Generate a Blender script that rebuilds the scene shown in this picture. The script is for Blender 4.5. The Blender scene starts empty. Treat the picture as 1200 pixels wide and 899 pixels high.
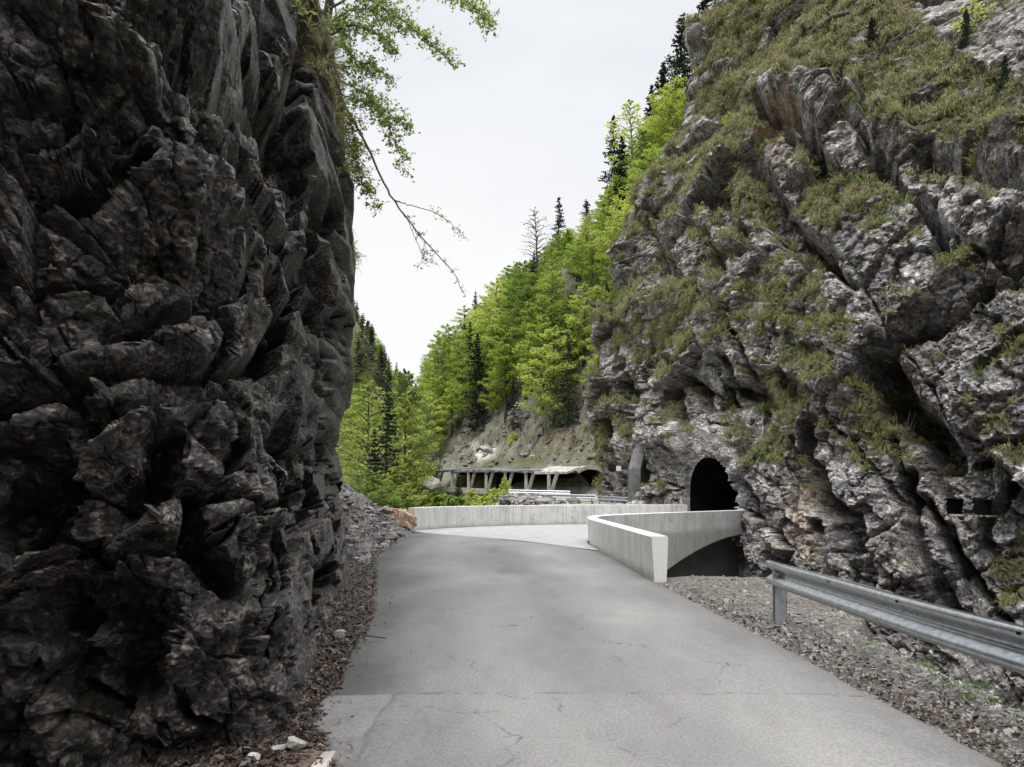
import bpy, math, random
import numpy as np
R = math.radians
rng = np.random.default_rng(7)
random.seed(7)
sc = bpy.context.scene
col = sc.collection
F = 850.0; HY = 576.0; CH = 1.7            # focal length and horizon row of the 1200 px photograph, eye height

def P(px, py, Z):
    return np.array([(px - 600.0) / F * Z, Z, CH + (HY - py) / F * Z])

def proj(p):
    Z = np.maximum(p[..., 1], 0.5)
    return 600 + p[..., 0] / Z * F, HY - (p[..., 2] - CH) / Z * F

# ------------------------------------------------------------------ noise
def _h(ix, iy, iz, seed):
    n = (ix.astype(np.uint32) * np.uint32(374761393) + iy.astype(np.uint32) * np.uint32(668265263)
         + iz.astype(np.uint32) * np.uint32(2147483647) + np.uint32((seed * 1274126177) & 0xffffffff))
    n = (n ^ (n >> np.uint32(13))) * np.uint32(1274126177)
    n = (n ^ (n >> np.uint32(15))) * np.uint32(2246822519)
    return n ^ (n >> np.uint32(16))

def _f(n):
    return (n & np.uint32(0xffffff)).astype(np.float32) / np.float32(0xffffff)

def vnoise(p, seed=0):
    i = np.floor(p).astype(np.int64); f = (p - i).astype(np.float32)
    u = f * f * f * (f * (f * 6 - 15) + 10)
    r = 0
    for dx in (0, 1):
        wx = u[:, 0] if dx else 1 - u[:, 0]
        for dy in (0, 1):
            wy = u[:, 1] if dy else 1 - u[:, 1]
            for dz in (0, 1):
                wz = u[:, 2] if dz else 1 - u[:, 2]
                r = r + wx * wy * wz * _f(_h(i[:, 0] + dx, i[:, 1] + dy, i[:, 2] + dz, seed))
    return r * 2 - 1

def fbm(p, scale, octaves=4, seed=0, gain=0.5):
    a, t, r = 1.0, 0.0, 0
    q = p / scale
    for o in range(octaves):
        r = r + a * vnoise(q, seed + o * 17); t += a; a *= gain
        q = q * 2.03 + 11.3
    return r / t

def facet(p, scale, seed=0, tilt=1.0, off=1.0):
    """blocky rock: each voronoi cell is a tilted plane; returns height in units of scale and the gap to the next cell"""
    q = (p / scale).astype(np.float32)
    out_v = np.empty(len(q), np.float32); out_g = np.empty(len(q), np.float32)
    CS = 120000
    for c in range(0, len(q), CS):
        qq = q[c:c + CS]; i = np.floor(qq).astype(np.int64)
        b1 = np.full(len(qq), 9e9, np.float32); b2 = b1.copy(); v = np.zeros(len(qq), np.float32)
        for dx in (-1, 0, 1):
            for dy in (-1, 0, 1):
                for dz in (-1, 0, 1):
                    jx, jy, jz = i[:, 0] + dx, i[:, 1] + dy, i[:, 2] + dz
                    h = _h(jx, jy, jz, seed); h2 = _h(jx, jy, jz, seed + 91)
                    a = np.stack([(h & np.uint32(1023)), ((h >> np.uint32(10)) & np.uint32(1023)), ((h >> np.uint32(20)) & np.uint32(1023))], 1).astype(np.float32) / 1023
                    d = qq - (np.stack([jx, jy, jz], 1) + 0.15 + 0.7 * a).astype(np.float32)
                    dd = (d * d).sum(1)
                    g = np.stack([(h2 & np.uint32(255)), ((h2 >> np.uint32(8)) & np.uint32(255)), ((h2 >> np.uint32(16)) & np.uint32(255))], 1).astype(np.float32) / 127.5 - 1
                    val = tilt * (g * d).sum(1) + off * (((h2 >> np.uint32(24)) & np.uint32(255)).astype(np.float32) / 255 - .5)
                    near = dd < b1
                    b2 = np.where(near, b1, np.minimum(b2, dd)); b1 = np.where(near, dd, b1); v = np.where(near, val, v)
        out_v[c:c + CS] = v; out_g[c:c + CS] = np.sqrt(b2) - np.sqrt(b1)
    return out_v, out_g

def segdist(px, py, pts):
    d = np.full(px.shape, 1e9, np.float32)
    for (ax, ay), (bx, by) in zip(pts[:-1], pts[1:]):
        vx, vy = bx - ax, by - ay; L = vx * vx + vy * vy + 1e-9
        t = np.clip(((px - ax) * vx + (py - ay) * vy) / L, 0, 1)
        d = np.minimum(d, np.hypot(px - ax - t * vx, py - ay - t * vy))
    return d

def inpoly(px, py, pts):
    r = np.zeros(px.shape, bool); n = len(pts)
    for k in range(n):
        x0, y0 = pts[k]; x1, y1 = pts[(k + 1) % n]
        if y0 == y1: continue
        c = ((y0 > py) != (y1 > py)) & (px < (x1 - x0) * (py - y0) / (y1 - y0) + x0)
        r ^= c
    return r

def softpoly(px, py, pts, soft):
    d = segdist(px, py, list(pts) + [pts[0]])
    s = np.where(inpoly(px, py, pts), d, -d)
    return np.clip(s / soft * .5 + .5, 0, 1)

def sm(a, b, x):
    t = np.clip((x - a) / (b - a), 0, 1); return t * t * (3 - 2 * t)

# ------------------------------------------------------------------ mesh + objects
def new_mesh(name, v, faces, mat=None, attrs=None, smooth=False, uv=None):
    """faces: (n,3) / (n,4) array or list of such arrays"""
    v = np.asarray(v, np.float32)
    if not isinstance(faces, (list, tuple)): faces = [faces]
    faces = [np.asarray(f, np.int32) for f in faces if len(f)]
    m = bpy.data.meshes.new(name)
    m.vertices.add(len(v)); m.vertices.foreach_set('co', v.ravel())
    tot = sum(f.size for f in faces); nf = sum(len(f) for f in faces)
    m.loops.add(tot); m.loops.foreach_set('vertex_index', np.concatenate([f.ravel() for f in faces]))
    m.polygons.add(nf)
    st = np.concatenate([np.full(len(f), f.shape[1], np.int32) for f in faces])
    m.polygons.foreach_set('loop_start', np.concatenate([[0], np.cumsum(st)[:-1]]).astype(np.int32))
    m.update(calc_edges=True)
    m.polygons.foreach_set('use_smooth', np.full(nf, smooth, bool))
    for k, a in (attrs or {}).items():
        a = np.asarray(a, np.float32)
        at = m.attributes.new(k, 'FLOAT', 'POINT'); at.data.foreach_set('value', a.ravel())
    if uv is not None:
        ul = m.uv_layers.new(name='UVMap')
        li = np.concatenate([f.ravel() for f in faces])
        ul.data.foreach_set('uv', np.asarray(uv, np.float32)[li].ravel())
    m.validate()
    if mat: m.materials.append(mat)
    return m

def link(name, mesh, parent=None, loc=None):
    o = bpy.data.objects.new(name, mesh); col.objects.link(o)
    if parent: o.parent = parent
    if loc is not None: o.location = loc
    return o

def tag(o, label=None, cat=None, group=None, kind=None):
    if label: o['label'] = label
    if cat: o['category'] = cat
    if group: o['group'] = group
    if kind: o['kind'] = kind
    return o

def thing(name, loc, label, cat, group=None, rz=0):
    o = bpy.data.objects.new(name, None); col.objects.link(o)
    o.location = loc; o.rotation_euler = (0, 0, rz); o.empty_display_size = .2
    return tag(o, label, cat, group)

def copy_tree(o, parent=None):
    c = o.copy(); col.objects.link(c)
    if parent: c.parent = parent
    for ch in list(o.children): copy_tree(ch, c)
    return c

class MB:
    def __init__(s): s.v = []; s.t = []; s.q = []; s.n = 0; s.uv = []
    def add(s, v, t=None, q=None, uv=None):
        v = np.asarray(v, float)
        if t is not None and len(t): s.t.append(np.asarray(t, int) + s.n)
        if q is not None and len(q): s.q.append(np.asarray(q, int) + s.n)
        s.v.append(v); s.n += len(v)
        s.uv.append(np.zeros((len(v), 2)) if uv is None else np.asarray(uv))
    def box(s, c, size, M=None, jit=0):
        hx, hy, hz = [a / 2 for a in size]
        v = np.array([[x, y, z] for x in (-hx, hx) for y in (-hy, hy) for z in (-hz, hz)])
        if jit: v = v + rng.uniform(-jit, jit, v.shape)
        if M is not None: v = v @ np.asarray(M).T
        s.add(v + np.asarray(c), q=[[0, 1, 3, 2], [4, 6, 7, 5], [0, 4, 5, 1], [2, 3, 7, 6], [0, 2, 6, 4], [1, 5, 7, 3]])
    def bar(s, a, b, w, h, up=(0, 0, 1)):
        a = np.asarray(a, float); b = np.asarray(b, float); d = b - a; L = np.linalg.norm(d); d /= L
        x = np.cross(d, up); x /= np.linalg.norm(x); z = np.cross(x, d)
        s.box((a + b) / 2, (w, L, h), np.stack([x, d, z], 1))
    def tube(s, pts, rad, n=6, cap=True):
        pts = np.asarray(pts, float); k = len(pts)
        rad = np.broadcast_to(np.asarray(rad, float), (k,))
        tan = np.gradient(pts, axis=0); tan /= np.linalg.norm(tan, axis=1)[:, None] + 1e-9
        ref = np.array([0.31, 0.17, 0.93]); 
        x = np.cross(tan, ref); x /= np.linalg.norm(x, axis=1)[:, None] + 1e-9
        y = np.cross(tan, x)
        ang = np.arange(n) * 2 * math.pi / n
        v = pts[:, None] + rad[:, None, None] * (np.cos(ang)[None, :, None] * x[:, None] + np.sin(ang)[None, :, None] * y[:, None])
        q = [[i * n + j, i * n + (j + 1) % n, (i + 1) * n + (j + 1) % n, (i + 1) * n + j] for i in range(k - 1) for j in range(n)]
        base = v.reshape(-1, 3)
        t = []
        if cap:
            base = np.vstack([base, pts[:1], pts[-1:]])
            t = [[k * n, (j + 1) % n, j] for j in range(n)] + [[k * n + 1, (k - 1) * n + j, (k - 1) * n + (j + 1) % n] for j in range(n)]
        s.add(base, t=t, q=q)
    def mesh(s, name, mat, smooth=False, uv=False):
        fs = []
        if s.t: fs.append(np.concatenate(s.t))
        if s.q: fs.append(np.concatenate(s.q))
        return new_mesh(name, np.concatenate(s.v), fs, mat, smooth=smooth, uv=np.concatenate(s.uv) if uv else None)
    def build(s, name, mat, parent=None, smooth=False, bevel=0, uv=False, loc=None):
        o = link(name, s.mesh(name, mat, smooth, uv), parent, loc)
        if bevel:
            b = o.modifiers.new('Bevel', 'BEVEL'); b.width = bevel; b.segments = 2; b.limit_method = 'ANGLE'
        return o

# ------------------------------------------------------------------ materials
def mat_new(name):
    m = bpy.data.materials.new(name); m.use_nodes = True
    nt = m.node_tree; nt.nodes.clear()
    out = nt.nodes.new('ShaderNodeOutputMaterial')
    return m, nt, out

class NT:
    def __init__(s, nt): s.nt = nt
    def n(s, t, ins=None, **kw):
        nd = s.nt.nodes.new(t)
        for k, v in kw.items(): setattr(nd, k, v)
        for k, v in (ins or {}).items():
            if isinstance(v, bpy.types.NodeSocket): s.nt.links.new(v, nd.inputs[k])
            else: nd.inputs[k].default_value = v
        return nd
    def noise(s, vec, scale, detail=5, rough=.6, dist=0):
        return s.n('ShaderNodeTexNoise', {'Vector': vec, 'Scale': scale, 'Detail': detail, 'Roughness': rough, 'Distortion': dist}).outputs['Fac']
    def ramp(s, fac, stops):
        nd = s.n('ShaderNodeValToRGB', {'Fac': fac}); cr = nd.color_ramp
        while len(cr.elements) > 1: cr.elements.remove(cr.elements[-1])
        for i, (p, c) in enumerate(stops):
            e = cr.elements[0] if i == 0 else cr.elements.new(p)
            e.position = p; e.color = (*c, 1) if len(c) == 3 else c
        return nd.outputs['Color']
    def mix(s, f, a, b, mode='MIX'):
        nd = s.n('ShaderNodeMix', data_type='RGBA', blend_type=mode)
        for k, v in ((0, f), (6, a), (7, b)):
            if isinstance(v, bpy.types.NodeSocket): s.nt.links.new(v, nd.inputs[k])
            else: nd.inputs[k].default_value = (*v, 1) if k and len(v) == 3 else v
        return nd.outputs[2]
    def math(s, op, a, b=0.0, clamp=False):
        nd = s.n('ShaderNodeMath', operation=op, use_clamp=clamp)
        for k, v in ((0, a), (1, b)):
            if isinstance(v, bpy.types.NodeSocket): s.nt.links.new(v, nd.inputs[k])
            else: nd.inputs[k].default_value = v
        return nd.outputs[0]
    def attr(s, name): return s.n('ShaderNodeAttribute', attribute_name=name).outputs['Fac']
    def bump(s, h, strength, dist, normal=None):
        ins = {'Height': h, 'Strength': strength, 'Distance': dist}
        if normal: ins['Normal'] = normal
        return s.n('ShaderNodeBump', ins).outputs['Normal']
    def map(s, vec, scale=(1, 1, 1), rot=(0, 0, 0)):
        return s.n('ShaderNodeMapping', {'Vector': vec, 'Scale': scale, 'Rotation': rot}).outputs[0]

def bsdf(N, out, color, rough=.9, normal=None, metal=0, spec=.3):
    ins = {'Base Color': color if isinstance(color, bpy.types.NodeSocket) else (*color, 1), 'Roughness': rough, 'Metallic': metal, 'Specular IOR Level': spec}
    if normal: ins['Normal'] = normal
    b = N.n('ShaderNodeBsdfPrincipled', ins)
    N.nt.links.new(b.outputs[0], out.inputs['Surface']); return b

def pos(N): return N.n('ShaderNodeNewGeometry').outputs['Position']

def rock_mat(name, k=1.0, tint=(1, 1, 1), rot=(0.5, 0, 0), sc_=1.0, spec=.3, rough=.8, grass=True, ys=.45, speck=0):
    m, nt, out = mat_new(name); N = NT(nt); p = pos(N)
    pi = N.map(p, (1, ys, 1))                                   # beds run along the wall
    wv = N.n('ShaderNodeVectorMath', {0: pi, 1: N.n('ShaderNodeVectorMath', {0: N.n('ShaderNodeTexNoise', {'Vector': pi, 'Scale': 1.6 * sc_, 'Detail': 4}).outputs['Color'], 1: (.08,) * 3}, operation='MULTIPLY').outputs[0]}, operation='ADD').outputs[0]
    st = N.map(wv, (1 * sc_, 1 * sc_, 1.4 * sc_), rot)
    big = N.noise(p, .35 * sc_, 4, .6); med = N.noise(st, 1.5, 9, .72); fine = N.noise(pi, 11 * sc_, 6, .8)
    v1 = N.n('ShaderNodeTexVoronoi', {'Vector': st, 'Scale': 2.4}).outputs['Color']
    v2 = N.n('ShaderNodeTexVoronoi', {'Vector': st, 'Scale': 8.0}).outputs['Color']
    blk = N.math('ADD', N.math('MULTIPLY', N.n('ShaderNodeSeparateColor', {0: v1}).outputs[0], .5), N.math('MULTIPLY', N.n('ShaderNodeSeparateColor', {0: v2}).outputs[1], .5))
    f = N.math('ADD', N.math('MULTIPLY', med, .72), N.math('MULTIPLY', blk, .28))
    c = N.ramp(f, [(.30, (.035, .034, .035)), (.43, (.13, .128, .129)), (.55, (.27, .266, .265)), (.68, (.52, .51, .505))])
    c2 = N.ramp(fine, [(.3, (.3, .29, .28)), (.5, (.9, .9, .9)), (.66, (1.6, 1.58, 1.55)), (.74, (2.2, 2.15, 2.1))])
    c = N.mix(.9, c, c2, 'MULTIPLY')
    if speck:
        sv = N.n('ShaderNodeTexVoronoi', {'Vector': N.map(wv, (1, 1, 1.4), rot), 'Scale': speck}).outputs['Color']
        sv = N.n('ShaderNodeSeparateColor', {0: sv}).outputs[0]
        spk = N.math('ADD', N.math('MULTIPLY', N.noise(pi, speck * .8, 4, .75), .6), N.math('MULTIPLY', sv, .4))
        spk = N.math('MULTIPLY', spk, N.math('ADD', N.noise(pi, speck * .09, 3, .6), .5))
        c = N.mix(1 if speck > 20 else .35, c, N.ramp(spk, [(.25, (.38, .37, .36)), (.45, (.75, .75, .75)), (.6, (1.7, 1.68, 1.64)), (.75, (3.6, 3.5, 3.4))]), 'MULTIPLY')
    c = N.mix(N.ramp(big, [(.42, (0, 0, 0)), (.68, (.5, .5, .5))]), c, N.mix(1, c, (.66, .59, .52), 'MULTIPLY'))
    lich = N.ramp(N.noise(pi, 3.1 * sc_, 6, .8), [(.58, (0, 0, 0)), (.66, (.7, .7, .7))])
    c = N.mix(lich, c, N.mix(1, c, (1.8, 1.76, 1.7), 'MULTIPLY'))
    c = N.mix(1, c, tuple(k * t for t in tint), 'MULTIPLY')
    if grass:
        c = N.mix(N.attr('light'), c, N.mix(1, (.42, .40, .38), c2, 'MULTIPLY'))
        c = N.mix(N.attr('rust'), c, N.mix(fine, (.22, .12, .06), (.42, .30, .18)))
        gc = N.ramp(N.noise(p, 2.2, 6, .7), [(.3, (.04, .035, .02)), (.5, (.12, .105, .055)), (.7, (.12, .13, .048))])
        c = N.mix(N.attr('grass'), c, gc)
    cr = N.n('ShaderNodeTexVoronoi', {'Vector': st, 'Scale': 2.4}, feature='DISTANCE_TO_EDGE').outputs['Distance']
    cr2 = N.n('ShaderNodeTexVoronoi', {'Vector': st, 'Scale': 8.0}, feature='DISTANCE_TO_EDGE').outputs['Distance']
    crk = N.math('ADD', N.ramp(cr, [(0, (0, 0, 0)), (.08, (1, 1, 1))]), N.math('MULTIPLY', N.ramp(cr2, [(0, (0, 0, 0)), (.12, (1, 1, 1))]), .5))
    h = N.math('ADD', N.math('MULTIPLY', N.noise(st, 3.2, 9, .78), 1.0), N.math('MULTIPLY', fine, .5))
    h = N.math('ADD', h, N.math('MULTIPLY', crk, .16)); h = N.math('ADD', h, N.math('MULTIPLY', blk, .55))
    if speck: h = N.math('ADD', h, N.math('MULTIPLY', spk, .5))
    nrm = N.bump(h, 1.0, .13 / sc_)
    bsdf(N, out, c, rough, nrm, spec=spec)
    return m

def simple(name, stops, scale=8, rough=.9, metal=0, bump=.3, bd=.01, spec=.3, rnd=False, vec=None):
    m, nt, out = mat_new(name); N = NT(nt)
    p = pos(N) if vec is None else N.n('ShaderNodeTexCoord').outputs[vec]
    f = N.noise(p, scale, 6, .65)
    if rnd: f = N.math('ADD', N.math('MULTIPLY', f, .5), N.math('MULTIPLY', N.attr('rnd'), .5))
    bsdf(N, out, N.ramp(f, stops), rough, N.bump(f, bump, bd) if bump else None, metal, spec)
    return m

def leaf_mat(name, stops, trans=.4, scale=.5, rough=.6, attr=False, spread=.55):
    m, nt, out = mat_new(name); N = NT(nt)
    oi = N.n('ShaderNodeObjectInfo').outputs['Random']
    f = N.noise(pos(N), scale, 3, .6)
    if attr: f = N.math('ADD', N.math('MULTIPLY', f, .4), N.math('MULTIPLY', N.attr('rnd'), .6))
    else: f = N.math('ADD', N.math('MULTIPLY', f, 1 - spread), N.math('MULTIPLY', oi, spread))
    c = N.ramp(f, stops)
    d = N.n('ShaderNodeBsdfPrincipled', {'Base Color': c, 'Roughness': rough, 'Specular IOR Level': .2})
    t = N.n('ShaderNodeBsdfTranslucent', {'Color': c})
    mx = N.n('ShaderNodeMixShader', {0: trans, 1: d.outputs[0], 2: t.outputs[0]})
    nt.links.new(mx.outputs[0], out.inputs['Surface'])
    return m

M = {}
M['rock_right'] = rock_mat('limestone', 1.3, (1, .995, .975), (R(-50), 0, 0), speck=14, ys=.75)
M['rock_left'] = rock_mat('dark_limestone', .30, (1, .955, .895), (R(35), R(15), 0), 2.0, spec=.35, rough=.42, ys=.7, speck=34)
M['rock_far'] = rock_mat('scree_rock', 1.2, (1.08, 1, .93), (0, 0, 0), .5)
M['stone'] = simple('stone', [(.3, (.10, .095, .09)), (.5, (.24, .23, .215)), (.7, (.42, .40, .38))], 11, bump=.6, bd=.02)
M['pale_stone'] = simple('pale_stone', [(.3, (.13, .115, .09)), (.5, (.28, .26, .22)), (.7, (.42, .40, .36))], 14, bump=.6, bd=.02)
M['brown_stone'] = simple('brown_stone', [(.3, (.09, .05, .03)), (.48, (.25, .16, .1)), (.6, (.42, .34, .27)), (.7, (.58, .52, .46))], 4.5, bump=.8, bd=.05)
M['dark_stone'] = simple('dark_stone', [(.3, (.05, .047, .045)), (.7, (.16, .15, .14))], 3, bump=.8, bd=.1)
M['gravel'] = simple('gravel_stone', [(.2, (.06, .057, .053)), (.5, (.15, .144, .136)), (.85, (.33, .32, .305))], 9, rnd=True, bump=.3)
M['steel'] = simple('galvanised_steel', [(.3, (.33, .35, .37)), (.5, (.44, .46, .48)), (.7, (.55, .57, .59))], 16, rough=.27, metal=.92, bump=.05)
M['dark_steel'] = simple('weathered_steel', [(.3, (.2, .21, .22)), (.7, (.34, .35, .36))], 12, rough=.55, metal=.6, bump=.05)
M['rust'] = simple('rusty_iron', [(.3, (.035, .024, .02)), (.5, (.085, .058, .047)), (.7, (.15, .11, .092))], 22, rough=.85, bump=.4, bd=.004)
M['bark'] = simple('bark', [(.3, (.03, .026, .022)), (.7, (.11, .10, .09))], 14, bump=.5, bd=.02)
M['dark_concrete'] = simple('soffit_shade_concrete', [(.3, (.03, .03, .032)), (.7, (.085, .085, .09))], 2.5, rough=.7, bump=.2)  # shade under the arch is put into this near-black soffit colour
M['grey_concrete'] = simple('stained_concrete', [(.3, (.06, .06, .062)), (.5, (.12, .12, .123)), (.7, (.2, .19, .18))], 1.6, bump=.3, bd=.04)
M['under_concrete'] = simple('shaded_concrete', [(.3, (.07, .07, .07)), (.7, (.13, .128, .125))], 1.2, bump=.15)  # dark grey holds the shade of the abutment and the rock openings
M['old_concrete'] = simple('old_concrete', [(.3, (.14, .125, .11)), (.5, (.3, .28, .25)), (.7, (.42, .40, .37))], 1.8, bump=.4, bd=.05)
M['tunnel'] = simple('unlit_black', [(.3, (.005, .005, .005)), (.7, (.011, .0108, .0105))], 1.5, bump=.5, bd=.1, rough=1.0, spec=0)  # near-black stands for unlit insides: tunnel, gallery, drain, bolt slots
M['wood'] = simple('old_wood', [(.3, (.10, .075, .055)), (.7, (.24, .2, .16))], 18, bump=.3)
M['sign'] = simple('white_enamel', [(.3, (.55, .55, .53)), (.7, (.68, .68, .66))], 6, rough=.4, bump=0)
M['brown_leaf'] = leaf_mat('dead_leaf', [(.15, (.02, .015, .012)), (.45, (.058, .043, .034)), (.7, (.118, .09, .074)), (.95, (.26, .22, .19))], .15, 30, attr=True)
M['tussock'] = leaf_mat('tussock_grass', [(.12, (.06, .054, .025)), (.34, (.145, .135, .062)), (.53, (.28, .26, .14)), (.66, (.20, .215, .08)), (.95, (.16, .23, .05))], .25, .8, attr=True)
M['green_grass'] = leaf_mat('green_grass', [(.2, (.05, .09, .015)), (.6, (.10, .17, .03)), (.9, (.2, .25, .06))], .35, 3, attr=True)
M['beech'] = leaf_mat('beech_leaf', [(.15, (.13, .20, .035)), (.4, (.24, .32, .052)), (.6, (.34, .415, .08)), (.85, (.44, .49, .12))], .5, .3, spread=.75)
M['beech_far'] = leaf_mat('hazel_leaf', [(.2, (.06, .10, .02)), (.45, (.12, .18, .03)), (.75, (.2, .26, .05))], .4, .2)
M['maple'] = leaf_mat('maple_leaf', [(.2, (.07, .12, .025)), (.45, (.13, .19, .04)), (.65, (.21, .27, .055)), (.85, (.30, .35, .085))], .45, .35)
M['spruce'] = leaf_mat('spruce_needle', [(.2, (.012, .022, .012)), (.5, (.022, .038, .018)), (.8, (.035, .055, .024))], .1, .6)
M['branch_leaf'] = leaf_mat('young_leaf', [(.2, (.11, .17, .03)), (.5, (.20, .27, .055)), (.85, (.33, .39, .11))], .55, 4, attr=True)
M['bud'] = leaf_mat('bud_leaf', [(.2, (.14, .13, .06)), (.8, (.26, .25, .1))], .4, 1)

def concrete_mat(name, k=1.0, boards=True):
    m, nt, out = mat_new(name); N = NT(nt)
    uv = N.n('ShaderNodeTexCoord').outputs['UV']; p = pos(N)
    f1 = N.noise(p, 1.2, 5, .6); f2 = N.noise(p, 30, 4, .7)
    c = N.ramp(f1, [(.3, (.52 * k, .515 * k, .50 * k)), (.7, (.68 * k, .675 * k, .655 * k))])
    strk = N.noise(N.map(uv, (9, .7, 1)), 1.0, 5, .6)
    c = N.mix(.8, c, N.ramp(strk, [(.3, (.66, .66, .66)), (.5, (1, 1, 1)), (.7, (1.08, 1.08, 1.07))]), 'MULTIPLY')
    c = N.mix(.6, c, N.ramp(f2, [(.3, (.85, .85, .85)), (.6, (1.05, 1.05, 1.05))]), 'MULTIPLY')
    st = N.ramp(N.noise(N.map(uv, (1.6, 1.1, 1)), 1.0, 6, .75, 1.2), [(.56, (1, 1, 1)), (.68, (.6, .59, .57))])
    c = N.mix(.7, c, st, 'MULTIPLY')
    sx = N.n('ShaderNodeSeparateXYZ', {0: uv}).outputs[0]
    dirt = N.ramp(N.math('ADD', N.n('ShaderNodeSeparateXYZ', {0: uv}).outputs[1], N.math('MULTIPLY', N.noise(N.map(uv, (2.2, 3.5, 1)), 1.0, 6, .7), .5)), [(.18, (1, 1, 1)), (.42, (0, 0, 0))])
    c = N.mix(N.math('MULTIPLY', dirt, .55), c, (.22, .21, .18))
    jn_ = N.math('LESS_THAN', N.math('FRACT', N.math('MULTIPLY', sx, 1 / 3.1)), .006)
    c = N.mix(N.math('MULTIPLY', jn_, .8), c, (.09, .088, .085))
    fr = N.math('FRACT', N.math('MULTIPLY', sx, 1 / .5)); fb = N.math('FRACT', N.math('MULTIPLY', sx, 1 / .1))
    seam = N.math('MAXIMUM', N.math('LESS_THAN', fr, .03), N.math('MULTIPLY', N.math('LESS_THAN', fb, .05), .3))
    if boards: c = N.mix(N.math('MULTIPLY', seam, .45), c, (.16, .155, .15))
    # tie holes
    uh = N.n('ShaderNodeCombineXYZ', {0: N.math('SUBTRACT', N.math('FRACT', N.math('MULTIPLY', sx, 1 / 1.25)), .5),
                                      1: N.math('SUBTRACT', N.n('ShaderNodeSeparateXYZ', {0: uv}).outputs[1], .52)}).outputs[0]
    uh = N.map(uh, (1.25, 1, 1)); ln = N.n('ShaderNodeVectorMath', {0: uh}, operation='LENGTH').outputs['Value']
    hole = N.math('LESS_THAN', ln, .022)
    if boards: c = N.mix(hole, c, (.05, .05, .05))
    h = N.math('SUBTRACT', N.math('MULTIPLY', f2, .3), N.math('ADD', N.math('MULTIPLY', seam, .5), hole))
    bsdf(N, out, c, .85, N.bump(h, .5, .006)); return m
M['concrete'] = concrete_mat('fair_faced_concrete')
M['terrazzo'] = simple('exposed_aggregate', [(.3, (.36, .35, .32)), (.45, (.55, .54, .51)), (.7, (.64, .63, .6))], 60, bump=.3, bd=.004)

def asphalt_mat():
    m, nt, out = mat_new('worn_asphalt'); N = NT(nt); p = pos(N)
    w = N.attr('wear')
    big = N.noise(N.map(p, (1.2, .35, 1)), .8, 5, .6)
    f = N.noise(p, 38, 5, .8); g = N.noise(p, 140, 3, .8)
    c = N.ramp(N.math('ADD', N.math('MULTIPLY', big, .18), N.math('MULTIPLY', w, .90)),
               [(.2, (.06, .059, .0575)), (.45, (.122, .1195, .116)), (.68, (.187, .183, .176)), (.95, (.275, .268, .255))])
    c = N.mix(.8, c, N.ramp(f, [(.3, (.55, .55, .55)), (.5, (1, 1, 1)), (.7, (1.5, 1.48, 1.44))]), 'MULTIPLY')
    stn = N.ramp(N.noise(N.map(p, (1, .55, 1)), 2.3, 7, .7, .8), [(.36, (.72, .72, .72)), (.47, (1, 1, 1)), (.66, (1, 1, 1)), (.74, (1.18, 1.17, 1.15))])
    c = N.mix(.25, c, stn, 'MULTIPLY')
    c = N.mix(.9, c, N.ramp(g, [(.3, (.7, .7, .7)), (.5, (1, 1, 1)), (.7, (1.3, 1.29, 1.27))]), 'MULTIPLY')
    c = N.mix(N.attr('crack'), c, (.03, .029, .027))
    h = N.math('SUBTRACT', N.math('ADD', f, N.math('MULTIPLY', g, .5)), N.math('MULTIPLY', N.attr('crack'), 2))
    bsdf(N, out, c, .85, N.bump(h, .45, .006), spec=.3); return m
M['asphalt'] = asphalt_mat()
M['deck'] = simple('deck_concrete', [(.3, (.23, .227, .22)), (.5, (.275, .271, .263)), (.7, (.33, .325, .315))], 1.6, bump=.1)
def soil_mat():
    m, nt, out = mat_new('gravelly_soil'); N = NT(nt); p = pos(N)
    f = N.noise(p, 14, 8, .75); b = N.noise(p, 1.1, 4, .6)
    c = N.ramp(f, [(.3, (.035, .029, .025)), (.5, (.11, .10, .09)), (.68, (.25, .24, .225))])
    c = N.mix(N.ramp(b, [(.4, (0, 0, 0)), (.6, (.6, .6, .6))]), c, N.mix(1, c, (.72, .65, .58), 'MULTIPLY'))
    bsdf(N, out, c, .95, N.bump(f, .9, .04)); return m
M['soil'] = soil_mat()
def hill_mat():
    m, nt, out = mat_new('hillside_soil'); N = NT(nt); p = pos(N)
    f = N.noise(p, .9, 9, .75, .3); b = N.noise(p, .16, 5, .65)
    c = N.ramp(f, [(.32, (.05, .044, .037)), (.46, (.14, .131, .12)), (.58, (.27, .262, .25)), (.7, (.44, .432, .42))])
    gr = N.ramp(N.noise(p, 1.9, 6, .7), [(.3, (.05, .045, .02)), (.7, (.13, .14, .05))])
    c = N.mix(N.math('ADD', N.math('MULTIPLY', N.math('SUBTRACT', N.attr('grass'), 1.2), 2.0, clamp=True), clamp=True, b=N.math('MULTIPLY', N.attr('grass'), clamp=True, b=N.ramp(N.math('ADD', N.math('MULTIPLY', b, .6), N.math('MULTIPLY', f, .4)), [(.38, (0, 0, 0)), (.52, (1, 1, 1))]))), c, gr)
    c = N.mix(N.attr('light'), c, (.62, .6, .57))
    c = N.mix(N.attr('rust'), c, N.mix(1, c, (.95, .7, .55), 'MULTIPLY'))
    bsdf(N, out, c, .95, N.bump(f, .9, .4)); return m
M['hill'] = hill_mat()

# ------------------------------------------------------------------ cliffs
def grid_faces(nu, nv, keep=None):
    i = np.arange(nu - 1)[:, None] * nv + np.arange(nv - 1)[None]
    q = np.stack([i, i + nv, i + nv + 1, i + 1], -1).reshape(-1, 4)
    if keep is not None:
        q = q[keep[q].all(1)]
    return q

def rotx(p, a):
    c, s = math.cos(a), math.sin(a)
    return np.stack([p[:, 0], c * p[:, 1] - s * p[:, 2], s * p[:, 1] + c * p[:, 2]], 1)

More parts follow.
